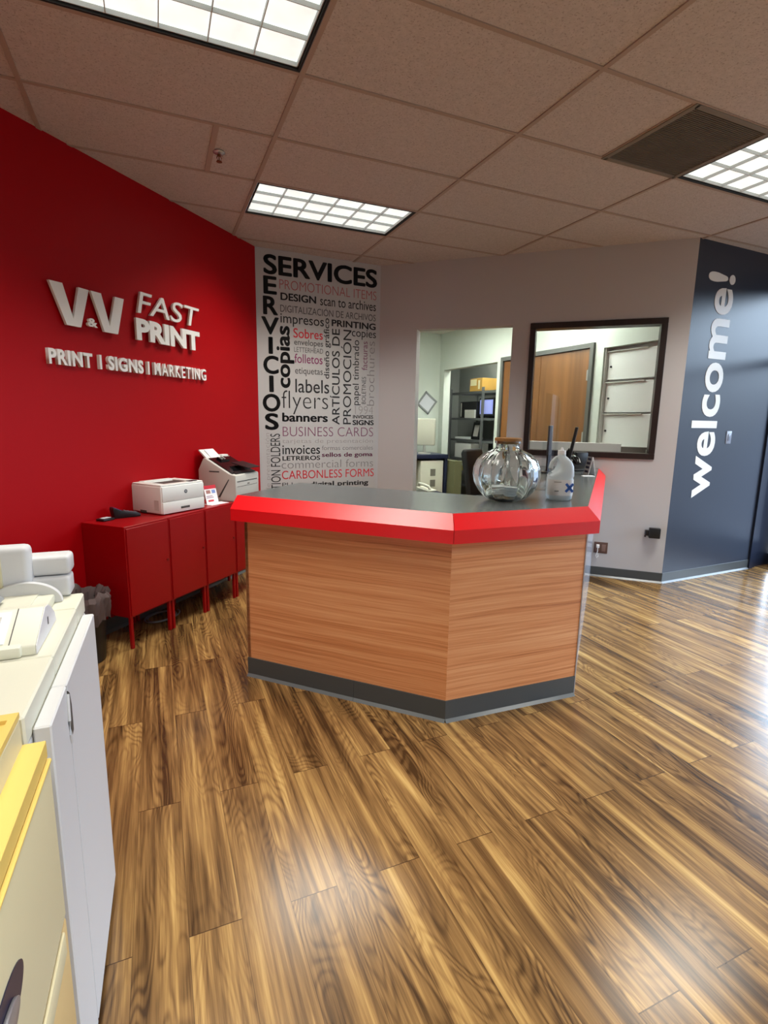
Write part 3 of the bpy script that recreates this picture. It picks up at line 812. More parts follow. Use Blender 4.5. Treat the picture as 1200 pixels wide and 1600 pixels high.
# cable coil on the floor below
M_CABLE = mat('grey_cable', rgb(120, 124, 130), 0.5)
b = MB(); pts = []
for k in range(120):
    a = 2*PI*k/40; r = 0.10+0.012*math.sin(a*0.37+1)+0.006*(k/40)
    pts.append((r*1.15*math.cos(a), r*0.8*math.sin(a), 0.005+0.004*(k/40)))
b.tube(pts, 0.004, 8)
tag(b.build('coiled_cable', M_CABLE, loc=cab_pt(0.50, 0.24), rot=(0, 0, crz)), 'grey cable coiled on the floor under the red cabinets', 'cable')

# ------------------------------------------------------------------ plain white laser printer
def white_printer():
    rz = math.radians(39)
    t = thing('laser_printer', 'plain boxy white laser printer on the red cabinets beside the card terminal', 'printer', (-0.700, -0.628, CZ1), rz)
    W_, D_, H_ = 0.385, 0.315, 0.212
    b = MB(); b.box(0, W_, 0.004, D_, 0.006, H_-0.010, bev=0.010, seg=3); b.build('body', M_PRN, t)
    b = MB()
    b.box(0.004, 0.075, 0.006, D_-0.010, H_-0.014, H_, bev=0.006); b.box(W_-0.075, W_-0.004, 0.006, D_-0.010, H_-0.014, H_, bev=0.006)
    b.box(0.06, W_-0.06, 0.006, 0.060, H_-0.014, H_, bev=0.005); b.box(0.06, W_-0.06, 0.25, D_-0.010, H_-0.014, H_+0.004, bev=0.005); b.build('top_cover', M_PRN, t)
    b = MB(); b.hull([(0.07, 0.055, H_-0.004), (W_-0.07, 0.055, H_-0.004), (W_-0.07, 0.255, H_-0.0105), (0.07, 0.255, H_-0.0105), (0.07, 0.055, H_-0.012), (W_-0.07, 0.055, H_-0.012), (W_-0.07, 0.255, H_-0.012), (0.07, 0.255, H_-0.012)],
        [(0, 1, 2, 3), (4, 5, 6, 7), (0, 1, 5, 4), (1, 2, 6, 5), (2, 3, 7, 6), (3, 0, 4, 7)]); b.build('output_tray', M_SLOT, t, smooth=False)
    b = MB(); b.box(W_-0.115, W_-0.045, 0.018, 0.060, H_, H_+0.005, bev=0.002); b.build('control_panel', M_BLACK, t)
    b = MB(); b.box(0.008, W_-0.006, -0.003, 0.010, 0.008, 0.088, bev=0.003); d = b.build('paper_tray', M_PRN, t)
    b = MB(); b.box(0.16, 0.24, -0.0045, 0.0, 0.030, 0.046, bev=0.002); b.build('tray_grip', M_SLOT, d)
    b = MB(); b.box(0.008, W_-0.006, -0.002, 0.010, 0.092, H_-0.016, bev=0.003); d = b.build('front_door', M_PRN, t)
    b = MB(); b.cyl((0.21, -0.002, 0.150), (0.21, -0.0032, 0.150), 0.014, seg=28); e = b.build('emblem', mat('grey_emblem', rgb(96, 98, 102), 0.3), d)
    lettering('hp', (0.2045, 0.1435, 0.2155, 0.1575), 0.0033, 0.0006, M_PRN, d, 0, 0.0, 0.25)
    b = MB(); b.box(0.035, 0.105, -0.0028, -0.0018, 0.098, 0.102); b.build('model_mark', M_PRN_GREY, d, smooth=False)
    b = MB()
    for k in range(9): b.box(-0.0015, 0.001, 0.030, 0.075, 0.035+k*0.008, 0.039+k*0.008)
    b.build('side_vent', M_PRN_GREY, t, smooth=False)
    b = MB(); b.box(-0.0015, 0.002, 0.16, 0.225, 0.006, 0.024, bev=0.001); b.build('side_grip', M_SLOT, t, smooth=False)
white_printer()

# ------------------------------------------------------------------ white and black fax printer
def fax_printer():
    rz = math.radians(50)
    t = thing('fax_printer', 'white fax printer with black sloping top and raised paper feeder on the red cabinets', 'printer', cab_pt(1.115, -0.005, CZ1), rz)
    W_, D_ = 0.36, 0.37
    side = [(0.0, 0.0), (0.0, 0.215), (0.055, 0.225), (0.275, 0.345), (0.300, 0.345), (0.350, 0.25), (0.350, 0.0)]
    b = MB(); b.prism(side, 0.0, W_, 'yz', bev=0.008, seg=2); b.build('body', M_PRN_GREY, t)
    b = MB(); b.prism([(0.045, 0.222), (0.265, 0.336), (0.262, 0.345), (0.042, 0.231)], 0.025, W_-0.025, 'yz'); b.build('scanner_lid', M_BLACK_GLOSS, t, smooth=False)
    b = MB(); b.prism([(0.025, 0.218), (0.15, 0.258), (0.15, 0.272), (0.024, 0.228)], 0.05, W_-0.015, 'yz'); b.build('output_tray', M_BLACK, t, smooth=False)
    b = MB(); b.prism([(-0.02, 0.262), (0.14, 0.300), (0.14, 0.306), (-0.02, 0.268)], 0.16, W_-0.02, 'yz'); b.build('output_flap', M_BLACK, t, smooth=False)
    b = MB(); b.prism([(0.20, 0.312), (0.245, 0.336), (0.243, 0.350), (0.198, 0.327)], 0.11, 0.23, 'yz'); k = b.build('control_panel', M_BLACK_GLOSS, t, smooth=False)
    b = MB()
    for q in range(2):
        for r in range(3): b.box(0.125+q*0.04, 0.140+q*0.04, 0.206+r*0.012, 0.214+r*0.012, 0.3335+r*0.0062, 0.3385+r*0.0062)
    b.build('buttons', M_PRN_GREY, k, smooth=False)
    b = MB(); b.prism([(0.285, 0.325), (0.365, 0.405), (0.357, 0.411), (0.273, 0.335)], 0.03, 0.225, 'yz'); d = b.build('feeder_tray', M_PRN, t, smooth=False)
    b = MB(); b.prism([(0.281, 0.3435), (0.347, 0.4085), (0.345, 0.411), (0.279, 0.346)], 0.085, 0.195, 'yz'); b.build('paper', M_PAPER, d, smooth=False)
    b = MB(); b.box(0.235, 0.33, 0.275, 0.330, 0.335, 0.362, bev=0.008); b.build('feeder_cover', M_PRN, t)
    b = MB(); b.box(0.02, W_-0.03, -0.0015, 0.002, 0.160, 0.166); b.box(0.02, W_-0.03, -0.001, 0.002, 0.120, 0.123); b.build('front_seams', M_SLOT, t, smooth=False)
    b = MB(); b.box(0.175, 0.205, -0.002, 0.001, 0.132, 0.139); b.build('maker_mark', M_SLOT, t, smooth=False)
    b = MB(); b.box(-0.0015, 0.001, 0.15, 0.245, 0.235, 0.245); b.prism([(0.06, 0.18), (0.066, 0.184), (0.168, 0.032), (0.150, 0.030)], -0.0015, 0.001, 'yz'); b.build('side_grip', M_SLOT, t, smooth=False)
fax_printer()

# ------------------------------------------------------------------ card terminal, puck and brochure holder on the cabinets
t = thing('card_terminal', 'black card payment terminal at the near end of the red cabinets', 'card terminal', cab_pt(0.265, 0.27, CZ1), crz+1.125)
b = MB(); b.prism([(-0.085, 0.0), (-0.085, 0.022), (0.030, 0.048), (0.085, 0.075), (0.090, 0.060), (0.080, 0.0)], -0.04, 0.04, 'yz', bev=0.005); b.build('body', M_BLACK, t)
b = MB(); b.prism([(0.032, 0.0495), (0.078, 0.0725), (0.0775, 0.0740), (0.0315, 0.0510)], -0.030, 0.030, 'yz'); b.build('screen', mat('terminal_screen', rgb(88, 92, 150), 0.2), t, smooth=False)
b = MB()
for q in range(3):
    for r in range(4):
        y = -0.070+r*0.022; b.box(-0.027+q*0.020, -0.013+q*0.020, y, y+0.013, 0.0245+r*0.0050, 0.0295+r*0.0050)
b.build('keys', mat('terminal_keys', rgb(96, 96, 104), 0.5), t, smooth=False)
t = thing('card_reader_puck', 'small flat black puck with a pale top beside the card terminal', 'card reader', cab_pt(0.115, 0.285, CZ1), crz)
b = MB(); b.box(-0.045, 0.045, -0.035, 0.035, 0.0, 0.016, bev=0.006); b.build('body', M_BLACK, t)
b = MB(); b.box(-0.030, 0.030, -0.018, 0.022, 0.016, 0.0185, bev=0.001); b.build('label_plate', mat('pale_label', rgb(200, 206, 210), 0.5), t)
t = thing('brochure_holder', 'small leaning brochure stand with red header between the two printers', 'brochure', cab_pt(0.965, 0.105, CZ1), crz-0.15)
R_ = Matrix.Rotation(math.radians(-14), 4, 'X')
b = MB(); b.box(-0.06, 0.06, 0.0, 0.004, 0.002, 0.15, M=R_); b.build('card', M_PAPER, t, smooth=False)
b = MB(); b.box(-0.06, 0.06, -0.0012, 0.0, 0.122, 0.15, M=R_); b.build('header', mat('header_red', rgb(200, 40, 52), 0.5), t, smooth=False)
b = MB(); b.box(0.012, 0.046, -0.0012, 0.0, 0.085, 0.112, M=R_); b.build('blue_picture', mat('picture_blue', rgb(128, 150, 206), 0.5), t, smooth=False)
b = MB(); b.box(-0.045, -0.004, -0.0012, 0.0, 0.085, 0.112, M=R_); b.build('tan_picture', mat('picture_tan', rgb(170, 120, 110), 0.5), t, smooth=False)
b = MB(); b.box(-0.05, 0.01, -0.0012, 0.0, 0.062, 0.067, M=R_); b.box(-0.05, 0.02, -0.0012, 0.0, 0.050, 0.055, M=R_); b.build('print_lines', mat('print_grey', rgb(150, 110, 130), 0.5), t, smooth=False)
b = MB(); b.box(-0.04, 0.015, -0.0012, 0.0, 0.020, 0.034, M=R_); b.build('red_strip', mat('header_red', rgb(200, 40, 52), 0.5), t, smooth=False)
b = MB(); b.box(-0.065, 0.115, -0.055, 0.035, 0.0, 0.003); b.build('foot', M_PAPER, t, smooth=False)

# ------------------------------------------------------------------ things on the counter top
TZ = Z_TOP
M_JAR = mat('pale_green_glass', (0.93, 0.985, 0.97, 1), 0.02, trans=1.0, ior=1.45)
M_CORK = mat('cork', rgb(150, 108, 62), 0.8, var=0.15, var_scale=60)
t = thing('glass_jar', 'round ribbed glass jar with a cork lid on the counter', 'jar', (1.045, -2.135, TZ))
prof_o = [(0.006, 0.004), (0.070, 0.002), (0.092, 0.006), (0.120, 0.022), (0.150, 0.055), (0.174, 0.100), (0.185, 0.150), (0.182, 0.195), (0.164, 0.238), (0.130, 0.272), (0.090, 0.292), (0.070, 0.302), (0.066, 0.315), (0.066, 0.330), (0.074, 0.336), (0.074, 0.346)]
prof_i = [(r-0.011 if r > 0.02 else 0.006, z+(0.009 if z < 0.03 else 0.0)) for r, z in prof_o]
RIB = [1.0]
prof_o = [(r*0.96, z*0.94) for r, z in prof_o]; prof_i = [(r*0.96, z*0.94) for r, z in prof_i]
def rib(a, z):
    k = max(0.0, min(1.0, (0.305-z)/0.06)) * max(0.0, min(1.0, (z-0.004)/0.05))
    return 1 + RIB[0]*k*(0.075*(abs(math.sin(7*a))**0.7) - 0.045)
b = MB()
N = 168
rgs = []
for (pr, amp) in ((prof_o, 1.0), (prof_i[::-1], 0.25)):
    RIB[0] = amp
    for r, z in pr:
        rgs.append([(r*rib(2*PI*k/N, z)*math.cos(2*PI*k/N), r*rib(2*PI*k/N, z)*math.sin(2*PI*k/N), z) for k in range(N)])
b.rings(rgs)
b.build('jar_body', M_JAR, t, angle=60)
b = MB(); b.lathe([(0.002, 0.312), (0.059, 0.312), (0.059, 0.3256), (0.071, 0.326), (0.072, 0.340), (0.067, 0.343), (0.002, 0.343)], 40); b.build('cork_lid', M_CORK, t)
# slips of paper in the jar: each one its own
b = MB(); b.hull([(-0.065, -0.04, 0), (0.06, -0.045, 0.004), (0.065, 0.04, 0.0), (-0.06, 0.045, 0.006), (-0.065, -0.04, 0.001), (0.06, -0.045, 0.005), (0.065, 0.04, 0.001), (-0.06, 0.045, 0.007)],
    [(0, 1, 2, 3), (4, 5, 6, 7), (0, 1, 5, 4), (1, 2, 6, 5), (2, 3, 7, 6), (3, 0, 4, 7)])
s0 = b.build('paper_slip', M_PAPER, smooth=False)
for k in range(8):
    o = s0 if k == 0 else s0.copy()
    if k: COL.objects.link(o)
    o.location = (1.045+random.uniform(-0.02, 0.02), -2.135+random.uniform(-0.02, 0.02), TZ+0.030+0.0065*k)
    o.rotation_euler = (random.uniform(-0.05, 0.05), random.uniform(-0.05, 0.05), random.uniform(0, PI))
    tag(o, 'white paper slip lying inside the ribbed glass jar', 'paper', 'paper slips in the glass jar')

M_HDPE = mat('milky_plastic', rgb(226, 236, 240), 0.35, trans=0.35, ior=1.3)
t = thing('sanitizer_jug', 'milky plastic gallon jug with handle and blue X label on the counter', 'bottle', (1.372, -2.190, TZ), -0.45)
b = MB(); rings = []
def sup(cx, rx, ry, z, n=44, e=3.2):
    out = []
    for k in range(n):
        a = 2*PI*k/n; c, s = math.cos(a), math.sin(a)
        r = (abs(c)**e+abs(s)**e)**(-1/e); out.append((cx+rx*r*c, ry*r*s, z))
    return out
for cx_, rx, ry, z in ((0, 0.056, 0.056, 0.0), (0, 0.066, 0.066, 0.010), (0, 0.068, 0.068, 0.04), (0, 0.068, 0.068, 0.118), (0, 0.0655, 0.0655, 0.126), (0.002, 0.068, 0.067, 0.136), (0.019, 0.049, 0.060, 0.165), (0.024, 0.041, 0.055, 0.190), (0.019, 0.035, 0.047, 0.215), (0.004, 0.030, 0.032, 0.236), (0.0, 0.021, 0.021, 0.246), (0.0, 0.019, 0.019, 0.256)):
    rings.append(sup(cx_, rx, ry, z))
b.rings(rings); b.tube([(-0.020, 0, 0.236), (-0.034, 0, 0.226), (-0.050, 0, 0.205), (-0.057, 0, 0.175), (-0.057, 0, 0.150), (-0.050, 0, 0.130)], 0.0125, 12)
b.build('jug_body', M_HDPE, t, angle=50)
b = MB(); b.cyl((0, 0, 0.254), (0, 0, 0.276), 0.022, 0.021, 28); b.cyl((0, 0, 0.276), (0, 0, 0.292), 0.009, 0.005, 16); b.build('cap', M_PAPER, t)
b = MB(); lo, hi = [], []
for k in range(44):
    pass
A0, A1, n = -PI*0.94, -PI*0.06, 30
R1, R2 = [], []
for k in range(n+1):
    a = A0+(A1-A0)*k/n; c, s = math.cos(a), math.sin(a); r = (abs(c)**3.2+abs(s)**3.2)**(-1/3.2)*0.0690
    R1.append((r*c, r*s, 0.030)); R2.append((r*c, r*s, 0.117))
b.rings([R1, R2], close=False, cap=False); b.build('label_wrap', mat('jug_label', rgb(228, 226, 224), 0.5), t)
M_BLUE = mat('label_blue', rgb(52, 96, 176), 0.5)
b = MB()
for sg in (-1, 1):
    b.box(-0.007, 0.007, -0.0008, 0.0006, -0.030, 0.030, M=Matrix.Translation((0.036, -0.0686, 0.074)) @ Matrix.Rotation(sg*0.72, 4, 'Y'))
b.build('blue_cross', M_BLUE, t, smooth=False)
b = MB(); b.box(-0.045, -0.022, -0.0698, -0.0686, 0.052, 0.058); b.box(-0.05, -0.01, -0.0698, -0.0686, 0.104, 0.107); b.build('label_print', mat('label_grey', rgb(130, 128, 124), 0.5), t, smooth=False)

M_ACR = pane_material('clear_acrylic', (0.97, 0.985, 0.985, 1), 1.25)
t = thing('acrylic_guard', 'clear upright acrylic guard panel on the counter behind the jug', 'acrylic guard', (1.50, -1.87, TZ), math.radians(30))
b = MB(); b.prism([(0.0, 0.0), (0.28, 0.0), (0.28, 0.56), (0.22, 0.595), (0.10, 0.604), (0.0, 0.605)], -0.003, 0.003, 'xz'); b.build('panel', M_ACR, t, smooth=False)
b = MB(); b.box(0.03, 0.06, -0.06, 0.06, 0.0, 0.004); b.box(0.22, 0.25, -0.06, 0.06, 0.0, 0.004); b.build('foot', M_ACR, t, smooth=False)

t = thing('monitor', 'black monitor seen from its edge, leaning on its stand on the counter', 'monitor', (2.49, -1.02, TZ), math.radians(46))
R_ = Matrix.Translation((0, 0, 0.05)) @ Matrix.Rotation(math.radians(9), 4, 'X')
b = MB(); b.box(-0.15, 0.15, -0.012, 0.012, 0.0, 0.345, bev=0.004, M=R_); b.build('screen_housing', M_BLACK, t)
b = MB(); b.box(-0.07, 0.07, -0.06, 0.07, 0.0, 0.018, bev=0.006); b.prism([(-0.05, 0.015), (0.065, 0.015), (0.035, 0.16), (-0.005, 0.22), (-0.02, 0.15)], -0.045, 0.045, 'yz', bev=0.006); b.build('stand', M_BLACK, t)
t = thing('customer_display', 'slim dark grey display post standing behind the acrylic guard', 'display', (2.345, -0.95, TZ), math.radians(47))
b = MB(); b.box(-0.11, 0.11, -0.016, 0.016, 0.16, 0.40, bev=0.004); b.build('screen_housing', mat('dark_grey_plastic', rgb(74, 74, 78), 0.4), t)
b = MB(); b.cyl((0, 0, 0.010), (0, 0, 0.20), 0.018); b.lathe([(0.002, 0.0), (0.075, 0.0), (0.075, 0.010), (0.02, 0.016), (0.002, 0.016)], 28); b.build('stand', M_BLACK, t)
t = thing('desk_phone', 'low black desk phone at the wall end of the counter', 'telephone', (2.80, -0.83, TZ), math.radians(-10))
b = MB(); b.prism([(-0.09, 0.0), (-0.09, 0.02), (0.07, 0.075), (0.09, 0.07), (0.09, 0.0)], -0.10, 0.10, 'yz', bev=0.006); b.build('body', M_BLACK, t)
b = MB(); b.rings([sup(-0.075, 0.030, 0.026, 0, 20, 2.4)], cap=False) if False else None
b.tube([(-0.065, -0.10, 0.070), (-0.065, -0.085, 0.098), (-0.065, -0.02, 0.118), (-0.065, 0.05, 0.128), (-0.065, 0.085, 0.118), (-0.065, 0.10, 0.092)], 0.024, 12); b.build('handset', M_BLACK_GLOSS, t)
b = MB(); b.box(-0.03, 0.09, 0.0, 0.07, 0.045, 0.165, bev=0.012); b.build('display_hood', M_BLACK, t)
t = thing('price_card_stand', 'small white folded card with dark marks beside the black monitor', 'card', (2.592, -1.135, TZ), math.radians(70))
b = MB(); b.prism([(0.0, 0.0), (0.003, 0.0), (-0.027, 0.150), (-0.030, 0.150)], -0.05, 0.05, 'yz'); b.prism([(-0.06, 0.0), (-0.057, 0.0), (-0.027, 0.150), (-0.030, 0.150)], -0.05, 0.05, 'yz'); b.build('card', M_PAPER, t, smooth=False)
b = MB()
for k in range(4):
    z = 0.018+0.034*k; y = 0.0-0.030*z/0.15
    b.box(-0.03, 0.03, y+0.0025, y+0.004, z, z+0.018)
b.build('dark_marks', mat('mark_ink', rgb(70, 60, 90), 0.5), t, smooth=False)
b = MB(); b.box(-0.045, 0.045, -0.028, 0.028, 0.0, 0.004)
tag(b.build('business_cards', M_PAPER, smooth=False, loc=(2.50, -1.255, TZ), rot=(0, 0, -0.38)), 'flat white stack of business cards on the counter top', 'cards')

# ------------------------------------------------------------------ white copier at the left
CP0 = Vector((-0.900, -2.79, 0)); CRZ = math.atan2(-1.0, -0.0211)
M_COP = mat('copier_white_plastic', rgb(202, 202, 202), 0.45)
M_COP_TOP = mat('copier_white_lamp_warmed', rgb(212, 210, 192), 0.45)  # same white plastic, with the lamps' warm tint on top put into its colour
t = thing('copier', 'big white floor-standing copier with front doors at the left edge', 'copier', CP0, CRZ)
b = MB(); b.box(-0.02, 0.69, -0.64, -0.032, 0.05, 0.905, bev=0.004, seg=1); b.build('body', M_COP, t, smooth=False)
b = MB(); b.box(-0.02, 0.120, -0.64, -0.031, 0.9065, 0.966, bev=0.004, seg=1); b.box(0.1215, 0.430, -0.64, -0.031, 0.9065, 0.966, bev=0.004, seg=1); b.box(0.4315, 0.69, -0.64, -0.031, 0.9065, 0.966, bev=0.004, seg=1)
b.build('top_frame', M_COP_TOP, t, smooth=False)
for s0, s1 in ((0.045, 0.4885), (0.4915, 0.650)):
    b = MB(); b.box(s0, s1, -0.030, 0.0, 0.035, 0.920, bev=0.003, seg=1); d = b.build('front_door', M_COP, t, smooth=False)
    if s0 < 0.1: d0 = d
b = MB(); b.prism([(0.464, 0.800), (0.462, 0.860), (0.472, 0.892), (0.4885, 0.905), (0.4885, 0.795)], -0.002, 0.0012, 'xz'); b.build('grip_recess_shade', M_SLOT, d, smooth=False)  # dark patch on the door face stands for the shaded hollow at the grip
b = MB(); b.tube([(0.494, 0.001, 0.900), (0.502, 0.002, 0.875), (0.506, 0.002, 0.845), (0.504, 0.002, 0.812), (0.496, 0.001, 0.788)], 0.0035, 8); b.build('grip', M_COP, d)
b = MB(); b.box(0.4872, 0.4928, -0.030, -0.0012, 0.036, 0.916); b.build('door_gap_shade', M_SLOT, t, smooth=False)  # dark strip nearly flush in the gap, painted in for its shade
b = MB(); b.box(0.02, 0.65, -0.60, -0.06, 0.03, 0.05); b.build('plinth', M_SLOT, t, smooth=False)
for x in (0.06, 0.60):
    for y in (-0.56, -0.10):
        b = MB(); b.cyl((x-0.012, y, 0.022), (x+0.012, y, 0.022), 0.022); b.build('caster', M_BLACK, t)
b = MB(); b.box(0.015, 0.425, -0.60, -0.092, 0.966, 0.992, bev=0.006); b.build('scanner_bed', M_COP_TOP, t)
b = MB(); b.box(0.05, 0.30, -0.45, -0.13, 0.992, 0.996); b.box(0.13, 0.20, -0.215, -0.205, 0.996, 1.006, bev=0.002); b.build('document_guide', M_COP_TOP, t, smooth=False)
b = MB(); b.prism([(0.415, 0.966), (0.412, 0.988), (0.300, 1.040), (0.270, 1.036), (0.240, 1.020), (0.205, 0.992), (0.195, 0.966)], -0.60, -0.066, 'yz' if False else 'xz', bev=0.004)
pn = b.build('control_console', M_COP_TOP, t)
b = MB(); b.prism([(0.4135, 0.968), (0.4105, 0.986), (0.300, 1.037), (0.270, 1.033), (0.242, 1.018), (0.208, 0.991), (0.198, 0.968)], -0.0662, -0.0645, 'xz'); b.build('console_cap', mat('cool_white_plastic', rgb(216, 216, 220), 0.45), pn, smooth=False)
b = MB(); b.box(0.285, 0.291, -0.0645, -0.0635, 0.990, 1.008); b.build('power_mark', M_BLACK, pn, smooth=False)
sl = math.atan2(0.052, -0.112)
Q = Matrix.Translation((0.412, 0, 0.988)) @ Matrix.Rotation(-(PI-math.atan2(0.052, 0.112)) , 4, 'Y')
b = MB(); b.box(0.012, 0.112, -0.34, -0.128, 0.0, 0.0025, M=Matrix.Translation((0.412, 0, 0.988)) @ Matrix(((-0.907, 0, 0.421, 0), (0, 1, 0, 0), (0.421, 0, 0.907, 0), (0, 0, 0, 1))))
kp = b.build('key_panel', M_PAPER, pn, smooth=False)
b = MB()
for q in range(3):
    for r in range(3):
        b.box(0.025+r*0.026, 0.043+r*0.026, -0.165-q*0.035, -0.145-q*0.035, 0.0025, 0.005, M=Matrix.Translation((0.412, 0, 0.988)) @ Matrix(((-0.907, 0, 0.421, 0), (0, 1, 0, 0), (0.421, 0, 0.907, 0), (0, 0, 0, 1))))
b.build('keys', M_PRN_GREY, kp, smooth=False)
b = MB(); b.box(-0.004, 0.122, -0.1185, -0.1165, -0.001, 0.0008, M=Matrix.Translation((0.412, 0, 0.988)) @ Matrix(((-0.907, 0, 0.421, 0), (0, 1, 0, 0), (0.421, 0, 0.907, 0), (0, 0, 0, 1)))); b.box(0.412, 0.4140, -0.1185, -0.1165, 0.968, 0.989)
b.build('console_seam', M_SLOT, pn, smooth=False)
b = MB(); b.box(-0.070, 0.006, -0.40, -0.060, 0.967, 1.027, bev=0.010, seg=3); b.box(-0.085, -0.006, -0.38, -0.058, 1.029, 1.086, bev=0.012, seg=3); b.build('finisher_trays', M_COP, t)
b = MB(); b.box(-0.030, 0.030, -0.50, -0.150, 0.967, 1.128, bev=0.016, seg=3); b.build('feeder_tower', M_COP, t)
b = MB(); b.box(0.024, 0.036, -0.46, -0.215, 1.0, 1.112, bev=0.006, seg=2); b.build('feeder_cover', mat('beige_feeder_cover', rgb(206, 196, 160), 0.5), t)
b = MB(); pts = [(-0.165+0.090*math.cos(PI*k/24), 0.967+0.062*math.sin(PI*k/24)) for k in range(25)]
b.prism(pts, 0.032, 0.050, 'yz'); b.build('paper_stop', M_COP, t)
b = MB(); b.prism([(-0.36, 0.993), (-0.215, 0.993), (-0.195, 1.008), (-0.215, 1.028), (-0.36, 1.028)], 0.10, 0.215, 'yz', bev=0.003); b.build('feed_roller_cover', mat('mid_grey_plastic', rgb(140, 142, 142), 0.5), t)

# ------------------------------------------------------------------ yellowed cream printer in the near left corner
M_CREAM = mat('cream_plastic', rgb(210, 200, 162), 0.45)
M_YELLOW = mat('yellowed_plastic', rgb(224, 192, 104), 0.45)
M_TAN = mat('tan_plastic', rgb(206, 178, 124), 0.5)
t = thing('cream_printer', 'aged cream floor printer with yellowed top in the near left corner', 'printer', CP0, CRZ)
x0, x1 = 0.700, 1.70
b = MB(); b.box(x0, x1, -0.60, -0.034, 0.03, 0.972, bev=0.004, seg=1); b.build('body', M_CREAM, t, smooth=False)
b = MB(); b.box(x0, x0+0.022, -0.60, -0.034, 0.972, 0.982); b.box(x0+0.022, x1, -0.046, -0.034, 0.972, 0.982); b.box(x0+0.022, x1, -0.60, -0.046, 0.972, 0.975); b.box(x0+0.05, x0+0.085, -0.30, -0.06, 0.975, 0.980)
b.build('top_tray', M_YELLOW, t, smooth=False)
b = MB(); b.box(x0, x1, -0.036, 0.001, 0.888, 0.920, bev=0.001, seg=1); b.build('shelf_cover', M_YELLOW, t, smooth=False)
b = MB(); b.box(x0-0.002, x1, -0.036, 0.004, 0.555, 0.884, bev=0.006, seg=3); fd = b.build('front_door', M_CREAM, t)
b = MB(); b.box(x0-0.001, x1, -0.002, 0.0065, 0.878, 0.885, bev=0.002, seg=1); b.build('door_rim', M_YELLOW, fd, smooth=False)
b = MB(); pts = [(1.060+0.105*math.cos(2*PI*k/40), 0.735+0.040*math.sin(2*PI*k/40)) for k in range(40)]; b.prism(pts, 0.0, 0.0056, 'xz'); em = b.build('handle_recess', mat('deep_blue_plastic', rgb(24, 20, 50), 0.4), t, smooth=False)
b = MB(); pts = [(1.085+0.085*math.cos(2*PI*k/40), 0.730+0.024*math.sin(2*PI*k/40)) for k in range(40)]; b.prism(pts, 0.0056, 0.012, 'xz', bev=0.002); b.build('handle', mat('satin_grey_metal', rgb(150, 150, 156), 0.35, metal=0.6), em)
b = MB(); b.box(x0-0.002, x1, -0.036, 0.003, 0.30, 0.548, bev=0.004); b.build('paper_drawer', M_TAN, t)
b = MB(); b.box(x0+0.03, x1, -0.002, 0.007, 0.500, 0.548, bev=0.004); b.build('drawer_lip', M_CREAM, t)
b = MB(); b.box(x0-0.002, x1, -0.036, 0.003, 0.04, 0.294, bev=0.004); b.build('paper_drawer', M_TAN, t)
for x in (x0+0.08, x1-0.08):
    for y in (-0.55, -0.08):
        b = MB(); b.cyl((x-0.012, y, 0.018), (x+0.012, y, 0.018), 0.018); b.build('caster', M_BLACK, t)

# ------------------------------------------------------------------ waste bin behind the copier
t = thing('waste_bin', 'black waste bin with a crumpled clear bag between copier and red cabinets', 'bin', (-1.19, -1.02, 0))
b = MB(); b.lathe([(0.002, 0.001), (0.115, 0.001), (0.122, 0.01), (0.145, 0.36), (0.150, 0.362), (0.150, 0.372), (0.138, 0.372), (0.112, 0.02), (0.002, 0.02)], 36); b.build('bin_body', M_BLACK, t)
M_BAG = mat('smoky_clear_bag', rgb(112, 98, 97), 0.22, spec=0.7, trans=0.25, ior=1.2)
b = MB(); rg = []
rnd = random.Random(3)
ph = [rnd.uniform(0, 6) for _ in range(6)]
for k, (r, z) in enumerate([(0.152, 0.262), (0.158, 0.30), (0.163, 0.335), (0.166, 0.375), (0.168, 0.405), (0.150, 0.432), (0.128, 0.40), (0.120, 0.34)]):
    ring = []
    for q in range(72):
        a = 2*PI*q/72
        w = 0.010*math.sin(9*a+ph[0]+k*0.5)+0.008*math.sin(17*a+ph[1]+k*1.1)+0.006*math.sin(29*a+ph[2]-k)
        zz = z+0.012*math.sin(5*a+ph[3]+k*0.2)+0.008*math.sin(13*a+ph[4])
        ring.append(((r+w*0.8)*math.cos(a), (r+w*0.8)*math.sin(a), zz))
    rg.append(ring)
b.rings(rg, cap=False); b.build('bin_bag', M_BAG, t)

# ------------------------------------------------------------------ back office seen through the opening and window
t = thing('picture_frame', 'small square picture hanging tilted like a diamond on the office wall', 'picture', (3.43, 3.37, 1.765), 0)
R_ = Matrix.Rotation(math.radians(38), 4, 'Y')
w_ = 0.135
b = MB()
for a in range(4):
    Q = R_ @ Matrix.Rotation(a*PI/2, 4, 'Y'); b.box(-w_, w_, -0.020, 0.0, w_-0.028, w_, M=Q)
b.build('frame', mat('mid_grey_plastic', rgb(110, 110, 110), 0.5), t, smooth=False)
b = MB(); b.box(-w_+0.018, w_-0.018, -0.012, -0.004, -w_+0.018, w_-0.018, M=R_); b.build('print', mat('pale_print', rgb(206, 206, 212), 0.3), t, smooth=False)

